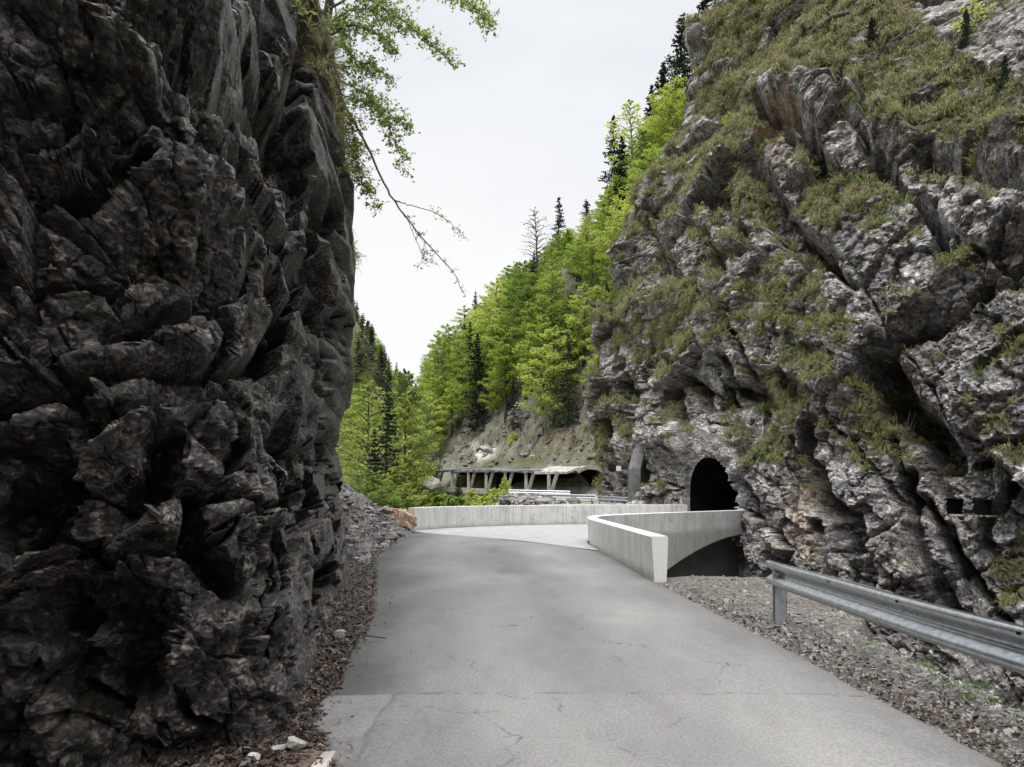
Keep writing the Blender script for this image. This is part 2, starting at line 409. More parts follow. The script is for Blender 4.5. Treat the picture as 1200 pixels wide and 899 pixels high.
def feats(px, py, lst, wob):
    d = np.zeros(px.shape, np.float32)
    for pts, w, amp in lst:
        x0 = min(q[0] for q in pts) - 3 * w; x1 = max(q[0] for q in pts) + 3 * w
        y0 = min(q[1] for q in pts) - 3 * w; y1 = max(q[1] for q in pts) + 3 * w
        s = (px > x0) & (px < x1) & (py > y0) & (py < y1)
        if not s.any(): continue
        dd = segdist(px[s] + wob[0][s], py[s] + wob[1][s], pts) / w
        k = np.clip(1.25 - dd, 0, 1) if amp < 0 else np.exp(-dd * dd)
        d[s] += amp * (k * k * (3 - 2 * k) if amp < 0 else k)
    return d

def wall_param(ys, xs, ymin, floor):
    """distance along a wall as it is spread out in the view: returns fine y and the running coordinate u(y)"""
    y = np.linspace(ymin, 80, 12000); x = np.interp(y, ys, xs)
    x = np.convolve(np.pad(x, 60, 'edge'), np.ones(121) / 121, 'valid')
    ang = x / np.maximum(y, 1.2)
    du = np.abs(np.gradient(ang, y)) * np.maximum(y, 1.2)
    du = np.maximum(du, floor)
    return y, np.concatenate([[0], np.cumsum((du[1:] + du[:-1]) / 2 * np.diff(y))]), ang
def qc(p, prm):
    return np.stack([p[:, 0] * .5, np.interp(p[:, 1], prm[0], prm[1]), p[:, 2]], 1)
def cols_by_view(prm, y0, y1, n, base):
    y, u, ang = prm; k = (y >= y0) & (y <= y1)
    w = np.abs(np.gradient(ang[k], y[k])) + base / np.maximum(y[k], 1.2) ** 2
    c = np.concatenate([[0], np.cumsum(w[1:] * np.diff(y[k]))]); 
    return np.interp(np.linspace(0, c[-1], n), c, y[k])
def grid_normals(Pn, nu, nv, ref):
    G2 = Pn.reshape(nu, nv, 3)
    n2 = np.cross(np.gradient(G2, axis=1), np.gradient(G2, axis=0)).reshape(-1, 3)
    n2 /= np.linalg.norm(n2, axis=1)[:, None] + 1e-9
    s = np.sign((n2 * ref).sum(1)); s[s == 0] = 1
    return n2 * s[:, None]
def spacing(Pn, nu, nv):
    G2 = Pn.reshape(nu, nv, 3)
    a = np.linalg.norm(np.gradient(G2, axis=0), axis=2); b = np.linalg.norm(np.gradient(G2, axis=1), axis=2)
    return blur_grid(np.maximum(a, b).ravel(), nu, nv, 3)
def blur3(Pn, nu, nv, k=5):
    return np.stack([blur_grid(Pn[:, i], nu, nv, k) for i in range(3)], 1)
def blur_grid(d, nu, nv, k):
    g = d.reshape(nu, nv); ker = np.ones(k) / k
    g = np.apply_along_axis(lambda r: np.convolve(np.pad(r, k // 2, 'edge'), ker, 'valid'), 1, g)
    g = np.apply_along_axis(lambda r: np.convolve(np.pad(r, k // 2, 'edge'), ker, 'valid'), 0, g)
    return g.ravel()
# --- right cliff
RB_y = [2, 8, 14, 18, 24, 30, 34, 38, 41, 45, 50, 56, 60, 63, 66, 70, 76]
RB_x = [17.5, 15.8, 14.0, 12.9, 11.4, 10.8, 10.5, 9.2, 8.95, 8.85, 8.7, 7.7, 6.9, 7.1, 8.6, 12, 20]
TZ = [-8, 0, 4, 8, 10, 12, 15, 18, 22, 26, 30, 36, 42, 50]
TY = [8, 18, 28, 36, 48, 60]; TZ2 = [-8, 0, 4, 8, 10, 12, 15.6, 17.8, 22, 24.8, 28.6, 31, 36.5, 38.5, 43, 50]
TT = np.array([
    [-.6, 0, .5, 1.2, 2.2, 4.0, 7.5, 12, 18, 24, 30, 38, 46, 56],
    [-.6, 0, .5, 1.2, 2.0, 3.6, 7.0, 11, 17, 23, 29, 37, 45, 55],
    [-.6, 0, .3, .9, 1.3, 1.9, 3.0, 5.2, 9.8, 15, 20, 28, 36, 46],
    [-.6, 0, -.2, .3, .6, 1.0, 1.9, 3.0, 5.2, 8, 12, 18, 25, 35],
    [-.6, 0, -.2, .1, .4, .7, 1.3, 2.6, 4.2, 6.2, 8.8, 12.5, 16, 23],
    [-.3, 0, 0, .05, .05, .05, .3, 2.5, 2.8, 4.2, 6.8, 8.3, 10.8, 16]])
TT = np.array([np.interp(TZ2, TZ, t) for t in TT]); TZ = TZ2
TT[5] = [-.3, 0, 0, .05, .05, .05, .1, 2.3, 2.6, 2.9, 6.0, 6.5, 7.8, 8.3, 11, 16]
TT[4] = [-.6, 0, -.2, .1, .4, .7, 1.1, 2.6, 4.0, 4.8, 8.0, 9.0, 11.8, 13, 16.5, 23]
def right_off(y, z):
    yi = np.clip(np.interp(y, TY, np.arange(len(TY))), 0, len(TY) - 1.001)
    i = yi.astype(int); f = yi - i
    out = np.empty_like(z)
    cols = np.stack([np.interp(z, TZ, TT[k]) for k in range(len(TY))], 0)
    n = np.arange(len(z))
    return cols[i, n] * (1 - f) + cols[i + 1, n] * f
def right_x(y, z): return np.interp(y, RB_y, RB_x) + right_off(y, z)

TC = np.array([9.72, 36.25]); TB = np.array([-.30, .954]); TA = np.array([.954, .30])     # tunnel mouth, across, along
RF = [
    ([(955, 502), (950, 540), (972, 590), (1000, 640)], 13.5, -3.10),
    ([(1030, 430), (1050, 478), (1085, 505), (1112, 535)], 23.4, -3.72),
    ([(1060, 560), (1070, 620), (1100, 690), (1150, 770)], 10.8, -3.10),
    ([(1045, 410), (1075, 395), (1110, 372), (1165, 345)], 13.5, -2.33),
    ([(1170, 345), (1210, 325)], 8.1, -1.86),
    ([(1030, 385), (1080, 345), (1110, 318), (1140, 293), (1200, 258)], 13, .7),
    ([(892, 134), (930, 144), (950, 165), (962, 195)], 14.4, -3.10),
    ([(870, 112), (940, 112), (1000, 132), (1060, 150)], 16, 1.0),
    ([(1045, 198), (1070, 228), (1092, 258), (1097, 300)], 9.9, -2.63),
    ([(880, 195), (900, 240), (925, 275), (958, 292)], 18.0, -2.17),
    ([(1020, 95), (1012, 150), (1040, 200), (1068, 225)], 10.8, -1.40),
    ([(735, 450), (740, 520), (746, 590)], 7.2, -2.48),
    ([(704, 455), (712, 500), (726, 565)], 6.3, -1.86),
    ([(755, 430), (785, 424)], 8.1, -2.02),
    ([(818, 312), (862, 294), (892, 300)], 8.1, -1.86),
    ([(812, 250), (830, 290), (850, 320)], 6.3, -1.24),
    ([(760, 265), (780, 310), (790, 335)], 5.4, -1.40),
    ([(880, 450), (888, 500), (872, 530)], 9.9, -1.71),
    ([(1090, 175), (1140, 190), (1190, 205)], 18.0, -2.48),
    ([(1120, 175), (1165, 165), (1200, 150)], 12, 1.0),
    ([(775, 515), (815, 512), (850, 522)], 17, .9),
    ([(1000, 250), (1050, 300), (1070, 320)], 42, .6),
    ([(1120, 240), (1190, 260)], 30, .5),
    ([(985, 340), (995, 430), (960, 505)], 24, .9),
    ([(900, 560), (930, 620), (960, 650)], 34, .8),
    ([(1010, 570), (1040, 640), (1060, 680)], 30, .8),
    ([(1110, 500), (1150, 460)], 28, .9),
    ([(850, 420), (880, 470)], 7.2, -1.40),
    ([(800, 440), (830, 480)], 7.2, -1.24),
    ([(905, 300), (880, 340), (830, 380)], 12, .6),
    ([(690, 350), (760, 350), (830, 340)], 12, .5),
    ([(860, 650), (868, 690)], 10.8, -2.17),
    ([(1030, 700), (1010, 640), (1000, 600)], 6.3, -1.08),
    ([(1180, 560), (1150, 620), (1160, 660)], 8.1, -1.08),
    ([(813, 38), (816, 55)], 9, 1.6),
    ([(905, 212), (935, 262), (965, 300), (1000, 335)], 6, -1.6),
    ([(828, 200), (850, 240), (872, 272)], 5, -1.3),
    ([(958, 165), (972, 215), (985, 262)], 6, -1.5),
    ([(1180, 148), (1140, 170), (1098, 200)], 6, -1.4),
    ([(1068, 505), (1092, 550), (1122, 605)], 6, -1.5),
    ([(870, 560), (896, 625), (930, 690)], 6, -1.5),
    ([(770, 250), (785, 290), (802, 335)], 5, -1.3),
    ([(858, 378), (880, 425), (902, 472)], 6, -1.3),
    ([(1040, 520), (1050, 560), (1062, 600)], 6, -1.4),
    ([(1082, 590), (1120, 650), (1160, 705), (1200, 770)], 8, -1.8),
    ([(1110, 620), (1122, 660), (1135, 700)], 5, -1.2),
    ([(1140, 342), (1172, 322), (1210, 300)], 7, -1.6),
    ([(1000, 85), (985, 120), (1010, 160)], 6, -1.0),
    ([(715, 390), (722, 430), (716, 460)], 4, -1.2),
    ([(780, 455), (772, 495)], 5, -1.0),
    ([(840, 430), (855, 470), (866, 500)], 5, -1.2),
    ([(920, 515), (935, 560), (940, 600)], 6, -1.3),
    ([(1150, 440), (1175, 420), (1200, 400)], 6, -1.2),
    ([(1145, 540), (1170, 520), (1205, 515)], 6, -1.2),
    ([(985, 700), (975, 650), (960, 610)], 5, -1.1),
]
RG = [
    ([(820, 90), (815, 35), (850, -10), (1075, -10), (1100, 50), (1210, 80), (1210, 215), (1120, 172), (1060, 165), (1010, 138), (960, 112), (900, 112), (862, 172), (822, 125)], .9),
    ([(740, 255), (790, 190), (850, 160), (880, 160), (880, 200), (902, 232), (890, 262), (820, 235), (770, 285), (745, 290)], .8),
    ([(705, 372), (735, 338), (830, 330), (852, 350), (800, 402), (740, 422), (712, 400)], .85),
    ([(770, 440), (850, 360), (930, 310), (1010, 348), (1012, 420), (1000, 480), (940, 520), (880, 560), (868, 520), (900, 480), (850, 420), (800, 442)], .85),
    ([(930, 180), (1030, 190), (1072, 222), (1040, 262), (1000, 270), (985, 305), (940, 250)], .75),
    ([(1000, 430), (1040, 450), (1062, 520), (1082, 562), (1050, 562), (1000, 500), (960, 520)], .9),
    ([(1035, 392), (1028, 375), (1075, 330), (1140, 288), (1148, 305), (1090, 352)], 1.0),
    ([(1128, 470), (1172, 468), (1205, 510), (1205, 550), (1150, 522)], 1.0),
    ([(1150, 655), (1205, 618), (1205, 705), (1168, 700)], .95),
    ([(863, 520), (892, 498), (892, 542), (866, 572)], .95),
    ([(1060, 420), (1120, 398), (1132, 420), (1070, 450)], .7),
    ([(680, 495), (716, 485), (722, 552), (688, 572)], .75),
    ([(1175, 395), (1205, 380), (1205, 430), (1180, 430)], .9),
    ([(1050, 670), (1075, 660), (1085, 690), (1060, 700)], .8),
]
RUST = [([(885, 128), (932, 128), (935, 160), (900, 172), (882, 158)], .85), ([(925, 575), (965, 570), (960, 650), (935, 640)], .35)]
LIGHT = [([(1085, -20), (1210, -20), (1210, 70), (1100, 50)], .55), ([(775, 500), (830, 495), (850, 520), (800, 540), (770, 530)], .45), ([(760, 455), (785, 440), (770, 500), (760, 500)], .5)]

RPRM = wall_param(RB_y, np.array(RB_x) + 1.5, 2, .12)
OPEN = ((1110, 1127, 586, 602), (1143, 1161, 587, 603)); OPEN_Z = []
def build_right():
    nu, nv = 820, 860
    iy = np.linspace(1 / 7.0, 1 / 76.0, nu); yy = 1 / iy
    zz = np.concatenate([np.linspace(-8, 22, 560, endpoint=False), np.linspace(22, 50, nv - 560)])
    Y, Z = [a.ravel() for a in np.meshgrid(yy, zz, indexing='ij')]
    X = right_x(Y, Z)
    p = np.stack([X, Y, Z], 1)
    # smooth the plan corners a little, keep the overall slope
    g = X.reshape(nu, nv)
    k = np.ones(15) / 15
    gp = np.pad(g, ((0, 0), (7, 7)), 'edge'); g = np.apply_along_axis(lambda r: np.convolve(r, k, 'valid'), 1, gp)
    p[:, 0] = g.ravel()
    G = p.reshape(nu, nv, 3)
    du = np.gradient(G, axis=0); dv = np.gradient(G, axis=1)
    n = np.cross(dv, du).reshape(-1, 3); n /= np.linalg.norm(n, axis=1)[:, None] + 1e-9
    n[n[:, 0] > 0] *= -1
    px, py = proj(p)
    w1 = fbm(p, 3.0, 3, 5); w2 = fbm(p, 3.0, 3, 9); w3 = fbm(p, .9, 3, 15); w4 = fbm(p, .9, 3, 19)
    wob = (w1 * 14 + w3 * 7, w2 * 14 + w4 * 7)
    d = feats(px, py, RF, wob)
    # bedding-aligned blocks
    pq = qc(p, RPRM)
    wp = pq + .18 * np.stack([w1, w2, w3], 1) + .02 * np.stack([w3, w4, w1], 1)
    q = rotx(wp, R(-50)) * np.array([1, 1, 1.6])
    a, ga = facet(q, 4.0, 1, 1.15, 1.2); b, gb = facet(rotx(wp, R(-30)) * np.array([1, .8, 1.5]), 1.5, 2, 1.2, 1.0); c, gc = facet(q, .48, 3, 1.1, 1.0)
    amp = .75 + .6 * sm(-.2, .4, fbm(p, 7, 2, 33))
    rid = 1 - np.abs(fbm(q, 2.0, 6, 44, .6))
    # grass mask
    gm = np.zeros(len(p), np.float32)
    gx, gy = px + w1 * 22 + w3 * 14, py + w2 * 22 + w4 * 14
    for pts, s in RG: gm = np.maximum(gm, softpoly(gx, gy, pts, 10) * s)
    por = sm(34.0 - 2.0, 33.8, Y) * (1 - sm(38.2, 40.0, Y)) * (1 - sm(3.9, 6.0, Z))    # calmer rock round the tunnel mouth
    rough = (1 - .5 * por) * (1 - .25 * gm)
    far = np.clip(Y / 30, .8, 1.5)
    d += rough * far * amp * (1.6 * a * .65 + .50 * b * .7 + .07 * c * .8)
    d += rough * (rid - .75) * .35
    d -= rough * (.55 * np.clip(1 - ga / .06, 0, 1) + .17 * np.clip(1 - gb / .06, 0, 1) + .07 * np.clip(1 - gc / .12, 0, 1))
    d += .07 * fbm(pq, .16, 3, 71) * rough
    d += gm * (.25 * fbm(p, 1.1, 3, 61) + .28 * np.abs(fbm(p * np.array([1, 1, 1.4]), .55, 2, 63)))
    d = np.where(por > .02, np.clip(d, -.9 + .3 * por, 1.0 - .45 * por) * (1 - .25 * por), d)
    hole = np.zeros(len(p), bool); calm = np.ones(len(p), np.float32)
    for (x0, x1, y0, y1) in OPEN:
        wn = softpoly(px + 5 * w3, py + 5 * w4, [(x0 - 3, y0 - 3), (x1 + 3, y0 - 3), (x1 + 3, y1 + 3), (x0 - 3, y1 + 3)], 16)
        calm = np.minimum(calm, 1 - .35 * wn); d = d * (1 - .65 * wn)
    ob_ = n * .55 + np.array([-.25, -.75, .05]); ob_ /= np.linalg.norm(ob_, axis=1)[:, None]
    dr_ = n * por[:, None] + ob_ * (1 - por[:, None]); P2 = p + dr_ * d[:, None]
    NB = grid_normals(blur3(P2, nu, nv, 13), nu, nv, n + np.array([0, -.6, .1]))
    dr2 = NB * .8 + dr_ * .3; dr2 /= np.linalg.norm(dr2, axis=1)[:, None]
    ps = P2 * np.array([1, .8, 1])
    c2, g2 = facet(rotx(ps, R(-35)) * np.array([1, 1, 1.35]), .62, 7, 1.25, 1.0); e2, g3 = facet(rotx(ps, R(-20)), .24, 8, 1.2, 1.0)
    sp = spacing(P2, nu, nv); k1 = np.clip(.17 / sp, 0, 1) ** 1.5; k2 = np.clip(.085 / sp, 0, 1) ** 1.5
    d2 = rough * calm * (k1 * (.15 * c2 - .11 * np.clip(1 - g2 / .09, 0, 1)) + k2 * (.055 * e2 - .03 * np.clip(1 - g3 / .1, 0, 1) + .025 * fbm(ps, .1, 2, 73)))
    P2 = P2 + dr2 * d2[:, None]; n2 = grid_normals(blur3(P2, nu, nv), nu, nv, n + np.array([0, -.6, .1]))
    # grass grows where the displaced surface leans back
    patch = fbm(p, 1.6, 4, 81) 
    grass = np.clip(gm * 1.12 - .55 + .9 * patch + .35 * fbm(p, .5, 3, 83) + .55 * (n2[:, 2] - .25), 0, 1)
    grass = sm(.12, .34, grass) * sm(-.3, .0, n2[:, 2])
    grass = np.maximum(grass, sm(.55, .8, n2[:, 2]) * sm(.0, .35, patch + .25) * (Z > 1) * .8)
    grass *= (1 - hole)
    rust = np.zeros(len(p), np.float32); lt = rust.copy()
    for pts, s_ in RUST: rust = np.maximum(rust, softpoly(gx, gy, pts, 10) * s_)
    for pts, s_ in LIGHT: lt = np.maximum(lt, softpoly(gx, gy, pts, 14) * s_)
    lt *= np.clip(.7 + fbm(p, 1.1, 4, 99), 0, 1)
    lt_ = (P2[:, 0] - TC[0]) * TB[0] + (P2[:, 1] - TC[1]) * TB[1]
    tun = (Y > 30) & (Y < 42) & (np.abs(lt_) < 2.33) & (Z > -.6) & (Z < 1.55 + 1.8 * np.sqrt(np.clip(1 - np.abs(lt_ / 2.33) ** 3.0, 0, 1)) + .08 * w3)
    qx, qy = proj(P2); cut = tun.copy()
    for (x0, x1, y0, y1) in OPEN:
        h = (qx > x0) & (qx < x1) & (qy > y0) & (qy < y1) & (P2[:, 0] < 16) & (Y < 26); cut |= h
        OPEN_Z.append(float(np.percentile(P2[h, 1], 60)))
    q4 = grid_faces(nu, nv, ~cut)
    m = new_mesh('cliff', P2, q4, M['rock_right'], {'grass': grass, 'rust': rust, 'light': lt}, smooth=False)
    o = link('cliff', m)
    tag(o, 'tall grey limestone cliff with grassy ledges around the tunnel mouth', 'cliff', kind='structure')
    return P2, n2, grass, px, py

RC, RN, RGm, Rpx, Rpy = build_right()

# --- left cliff
LB_y = [-6, 0, 2, 3, 3.6, 4.2, 4.75, 5.6, 6.75, 9, 11.65, 17, 21.5, 23, 24, 25.5, 27, 32]
LB_x = [7.5, 5.0, 3.5, 2.8, 2.35, 1.95, 1.78, 1.86, 2.12, 2.45, 2.9, 4.05, 5.1, 5.5, 6.3, 8.8, 12, 24]
LPRM = wall_param(LB_y, LB_x, -6, .10)
LF = [
    ([(-20, 478), (60, 468), (120, 455), (190, 440), (300, 440)], 11.4, -0.72),
    ([(-20, 445), (60, 440), (140, 425), (220, 415)], 15.2, 0.25),
    ([(55, 215), (100, 225), (140, 215), (170, 190)], 15.2, -0.64),
    ([(-20, 190), (30, 182), (70, 195), (110, 180), (128, 175)], 11.4, 0.34),
    ([(60, 725), (110, 690), (170, 735), (160, 790)], 39.9, -1.04),
    ([(190, 540), (185, 580), (150, 600)], 28.5, -0.72),
    ([(160, 60), (210, 95), (260, 140), (320, 160)], 20.9, -0.80),
    ([(180, 15), (240, 50), (300, 90), (330, 110)], 24.7, 0.52),
    ([(310, 340), (325, 390), (305, 430)], 17.1, -1.44),
    ([(350, 320), (346, 372)], 9.5, -1.44),
    ([(352, 60), (330, 150), (350, 200)], 13.3, -1.12),
    ([(-20, 610), (40, 580), (80, 560)], 24.7, -0.64),
    ([(85, 60), (130, 90), (170, 118)], 17.1, 0.40),
    ([(90, 150), (60, 120), (20, 110)], 15.2, -0.56),
    ([(200, 230), (270, 290), (310, 360)], 32.3, 0.52),
    ([(40, 500), (110, 480), (160, 470)], 24.7, 0.34),
    ([(100, 690), (160, 650), (200, 620)], 24.7, 0.48),
    ([(120, 540), (160, 520)], 19.0, 0.34),
    ([(20, 820), (50, 850), (70, 880)], 32.3, 0.34),
    ([(130, 400), (240, 370)], 13.3, -0.40),
    ([(225, 600), (230, 660), (260, 700)], 19.0, -0.80),
    ([(250, 620), (300, 600), (320, 560)], 22.8, 0.40),
    ([(400, 300), (412, 400), (405, 470)], 11.4, 0.46),
    ([(385, 230), (360, 300), (375, 380)], 11.4, -1.12),
    ([(210, 760), (260, 740), (310, 720)], 24.7, 0.34),
    ([(330, 500), (345, 560), (335, 640)], 13.3, -0.96),
    ([(370, 560), (385, 640), (378, 700)], 8.5, -1.12),
    ([(150, 110), (200, 170), (250, 240), (290, 300)], 6, -.45),
    ([(0, 330), (70, 335), (150, 330), (230, 345)], 8, -.4),
    ([(230, 345), (260, 400), (240, 450)], 7, -.4),
    ([(0, 690), (50, 660), (100, 640)], 8, -.4),
    ([(260, 480), (280, 540), (250, 600)], 8, -.5),
    ([(300, 620), (320, 680), (300, 740)], 8, -.5),
    ([(60, 800), (130, 830), (180, 880)], 8, -.35),
    ([(200, 800), (220, 840), (260, 860)], 7, -.35),
    ([(300, 160), (330, 230), (340, 300)], 8, -.6),
    ([(380, 420), (372, 480), (388, 540)], 7, -.6),
    ([(170, 640), (215, 655), (225, 600), (330, 590)], 7, -.4),
]
def left_x(y, z):
    """distance of the face to the left of the axis"""
    o = .10 * np.clip(z, 0, 30)
    o = np.where(z > 10.5, o + .26 * (z - 10.5), o)
    o = np.where(z > 17, o + .8 * (z - 17), o)
    o = o - .20 * np.clip(z, 0, 9) * sm(8, 17, y) * .6
    o = o - .32 * sm(1.6, 0, z) * sm(3, 4, y) * (1 - sm(19, 22, y))
    return np.interp(y, LB_y, LB_x) + o

def build_left():
    nu, nv = 820, 860
    yy = np.concatenate([np.linspace(-6, 2.55, 30), cols_by_view(LPRM, 2.6, 31, nu - 30, .12)])
    zz = np.concatenate([np.linspace(-1.2, 5, 440, endpoint=False), np.linspace(5, 13, 260, endpoint=False), np.linspace(13, 26, nv - 700)])
    Y, Z = [a.ravel() for a in np.meshgrid(yy, zz, indexing='ij')]
    X = -left_x(Y, Z)
    p = np.stack([X, Y, Z], 1)
    G = p.reshape(nu, nv, 3)
    n = np.cross(np.gradient(G, axis=1), np.gradient(G, axis=0)).reshape(-1, 3)
    n /= np.linalg.norm(n, axis=1)[:, None] + 1e-9; n[n[:, 0] < 0] *= -1
    px, py = proj(p)
    s0 = np.clip(Y / 9, .6, 1.0)
    w1 = fbm(p, 1.6, 3, 105); w2 = fbm(p, 1.6, 3, 109); w3 = fbm(p, .5, 3, 115); w4 = fbm(p, .5, 3, 119)
    d = feats(px, py, LF, (w1 * 18 + w3 * 9, w2 * 18 + w4 * 9)) * np.where(Y < 2, 0, 1)
    pq = qc(p, LPRM)
    wp = pq + .16 * np.stack([w1, w2, w3], 1) + .03 * np.stack([w3, w4, w1], 1)
    q = rotx(wp, R(-14)) * np.array([1, .75, 1.35]); qb = rotx(wp, R(22)) * np.array([1, .9, 1.25])
    a, ga = facet(q, 1.35, 11, 1.35, 1.2); b, gb = facet(qb, .58, 12, 1.35, 1.1); c, gc = b, gb; e = 0 * a
    # ledges: step out, then lean back
    ph = (rotx(wp, R(-14))[:, 2] + .40 * w1) / 1.1
    fr = ph - np.floor(ph); amp = np.clip(.10 + .45 * fbm(pq, 1.6, 2, 131), 0, .4)
    d += s0 * amp * ((1 - fr) * np.clip(fr / .10, 0, 1) - .5)
    d += s0 * (1.0 * a * .55 + .42 * b * .6)
    d -= s0 * (.34 * np.clip(1 - ga / .06, 0, 1) + .16 * np.clip(1 - gb / .08, 0, 1) )
    d += .05 * (1 - np.abs(fbm(q, .9, 4, 144, .5)) - .75) * s0
    d *= 1 - .6 * sm(.6, -.6, Z)
    d = np.clip(np.where(d > .25, .25 + .55 * np.tanh((d - .25) / .55) + .12 * e * (d > .25) * .3, d), -1.5, 1)
    dr_ = n * .38 + np.array([.1, -.75, .08]); dr_ /= np.linalg.norm(dr_, axis=1)[:, None]
    P2 = p + dr_ * d[:, None]
    NB = grid_normals(blur3(P2, nu, nv, 15), nu, nv, n + np.array([0, -.5, .1]))
    dr2 = NB * .8 + dr_ * .3; dr2 /= np.linalg.norm(dr2, axis=1)[:, None]
    ps = P2 * np.array([1, .85, 1])
    c2, g2 = facet(rotx(ps, R(25)) * np.array([1, 1, 1.25]), .27, 17, 1.25, 1.0); e2, g3 = facet(rotx(ps, R(-18)), .105, 18, 1.2, 1.0); f2, g4 = facet(ps, .042, 19, 1.1, 1.0)
    sp = spacing(P2, nu, nv); k1 = np.clip(.055 / sp, 0, 1) ** 1.5; k2 = np.clip(.026 / sp, 0, 1) ** 1.5; k3 = np.clip(.013 / sp, 0, 1) ** 1.5
    d2 = k1 * (.06 * c2 - .045 * np.clip(1 - g2 / .09, 0, 1)) + k2 * (.024 * e2 - .014 * np.clip(1 - g3 / .1, 0, 1)) + k3 * .009 * f2 + k3 * .008 * fbm(ps, .04, 2, 74)
    P2 = P2 + dr2 * d2[:, None]; PB = blur3(P2, nu, nv)
    n2 = grid_normals(PB, nu, nv, n + np.array([0, -.5, .1]))
    gx, gy = px + w1 * 10, py + w2 * 10
    gm = np.maximum(softpoly(gx, gy, [(345, -20), (372, -20), (400, 100), (418, 215), (400, 225), (372, 90)], 9), sm(16, 18, Z))
    grass = sm(.25, .6, gm * .8 + .4 * (n2[:, 2]) + .3 * fbm(p, .6, 3, 181) - .1)
    lt = softpoly(px + w3 * 8, py + w4 * 8, [(30, 548), (48, 556), (45, 566), (33, 562)], 5) * .6
    lt = np.maximum(lt, .25 * sm(.3, .6, fbm(p, .5, 4, 191)))
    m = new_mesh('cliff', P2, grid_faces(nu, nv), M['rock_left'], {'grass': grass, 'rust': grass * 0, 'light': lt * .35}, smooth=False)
    o = link('cliff', m)
    tag(o, 'dark overhanging rock wall close beside the road', 'cliff', kind='structure')
    return P2, n2, grass, px, py
LC, LN, LGm, Lpx, Lpy = build_left()

# ------------------------------------------------------------------ near ground and road
LE_y = [-4, 4.47, 5.47, 7.08, 10.03, 14, 19.5, 25.8, 29, 31, 33]
LE_x = [-1.05, -1.1, -1.54, -1.68, -2.0, -2.7, -3.7, -4.0, -4.1, -4.2, -4.25]
def road_left(y): return np.interp(y, LE_y, LE_x)
def road_right(y): return np.interp(y, [-4, 4.5, 8.5, 13.6, 14.3, 24, 26, 40], [3.2, 3.12, 3.0, 2.75, 2.72, 2.5, 2.7, 4])

def near_h(x, y):
    """bare ground beside the road"""
    p = np.stack([x, y, x * 0], 1)
    n1 = fbm(p, 1.2, 4, 201); n2 = fbm(p, .25, 3, 203)
    h = -.03 + .03 * n1 + .015 * n2
    l = road_left(y) - x                        # distance left of the road edge
    h = np.where(l > 0, h + .07 * sm(0, .6, l) + .16 * np.clip(l - .3, 0, 3), h - .05)
    # scree beyond the end of the left cliff
    sc_l = np.clip(l - .2, 0, 9)
    h = h + sm(19, 25, y) * (1 - sm(33, 40, y)) * (sc_l * .50 + .5 * sm(.2, 2.5, l) * n1 + .2 * n2 * sm(.2, 1, l))
    # gorge beyond the right shoulder
    edge = np.interp(y, [-4, 3, 6, 8.5, 11, 13.3, 14.6, 16, 30, 40], [3.85, 3.85, 3.9, 4.25, 5.0, 5.7, 5.2, 3.9, 3.2, 3.2]) + .45 * n1 + .15 * n2
    r = x - edge
    drop = sm(0, .5, r) * .3 + np.clip(r, 0, 3.2) * 1.45
    drop = drop + .35 * n1 * sm(0, 1, r) + .22 * n2 * sm(0, .6, r)
    yend = sm(15, 16.2, y)
    h = h - drop + sm(.2, .9, x - road_right(y)) * .03
    h = h - yend * sm(-.2, .6, x - road_right(y) - .1) * 2.5
    return h

def build_ground():
    xs = np.linspace(-14, 13, 420); ys = np.concatenate([np.linspace(-4, 3, 20, endpoint=False), 1 / np.linspace(1 / 3.0, 1 / 42.0, 420)])
    X, Y = [a.ravel() for a in np.meshgrid(xs, ys, indexing='ij')]
    H = near_h(X, Y)
    # under the bridge and beyond the parapet: river bed
    H = np.where((Y > 33.5), np.minimum(H, -1 - 3 * sm(33.5, 38, Y)), H)
    far_bed = sm(31.5, 34, Y + .35 * X * (X > -4)) * (X > -5)
    H = np.where(far_bed > 0, np.minimum(H, -far_bed * 4), H)
    H = np.maximum(H, -7)
    m = new_mesh('ground', np.stack([X, Y, H], 1), grid_faces(len(xs), len(ys)), M['soil'], smooth=True)
    tag(link('ground', m), 'gravelly verge and scree beside the road', 'ground', kind='structure')
build_ground()

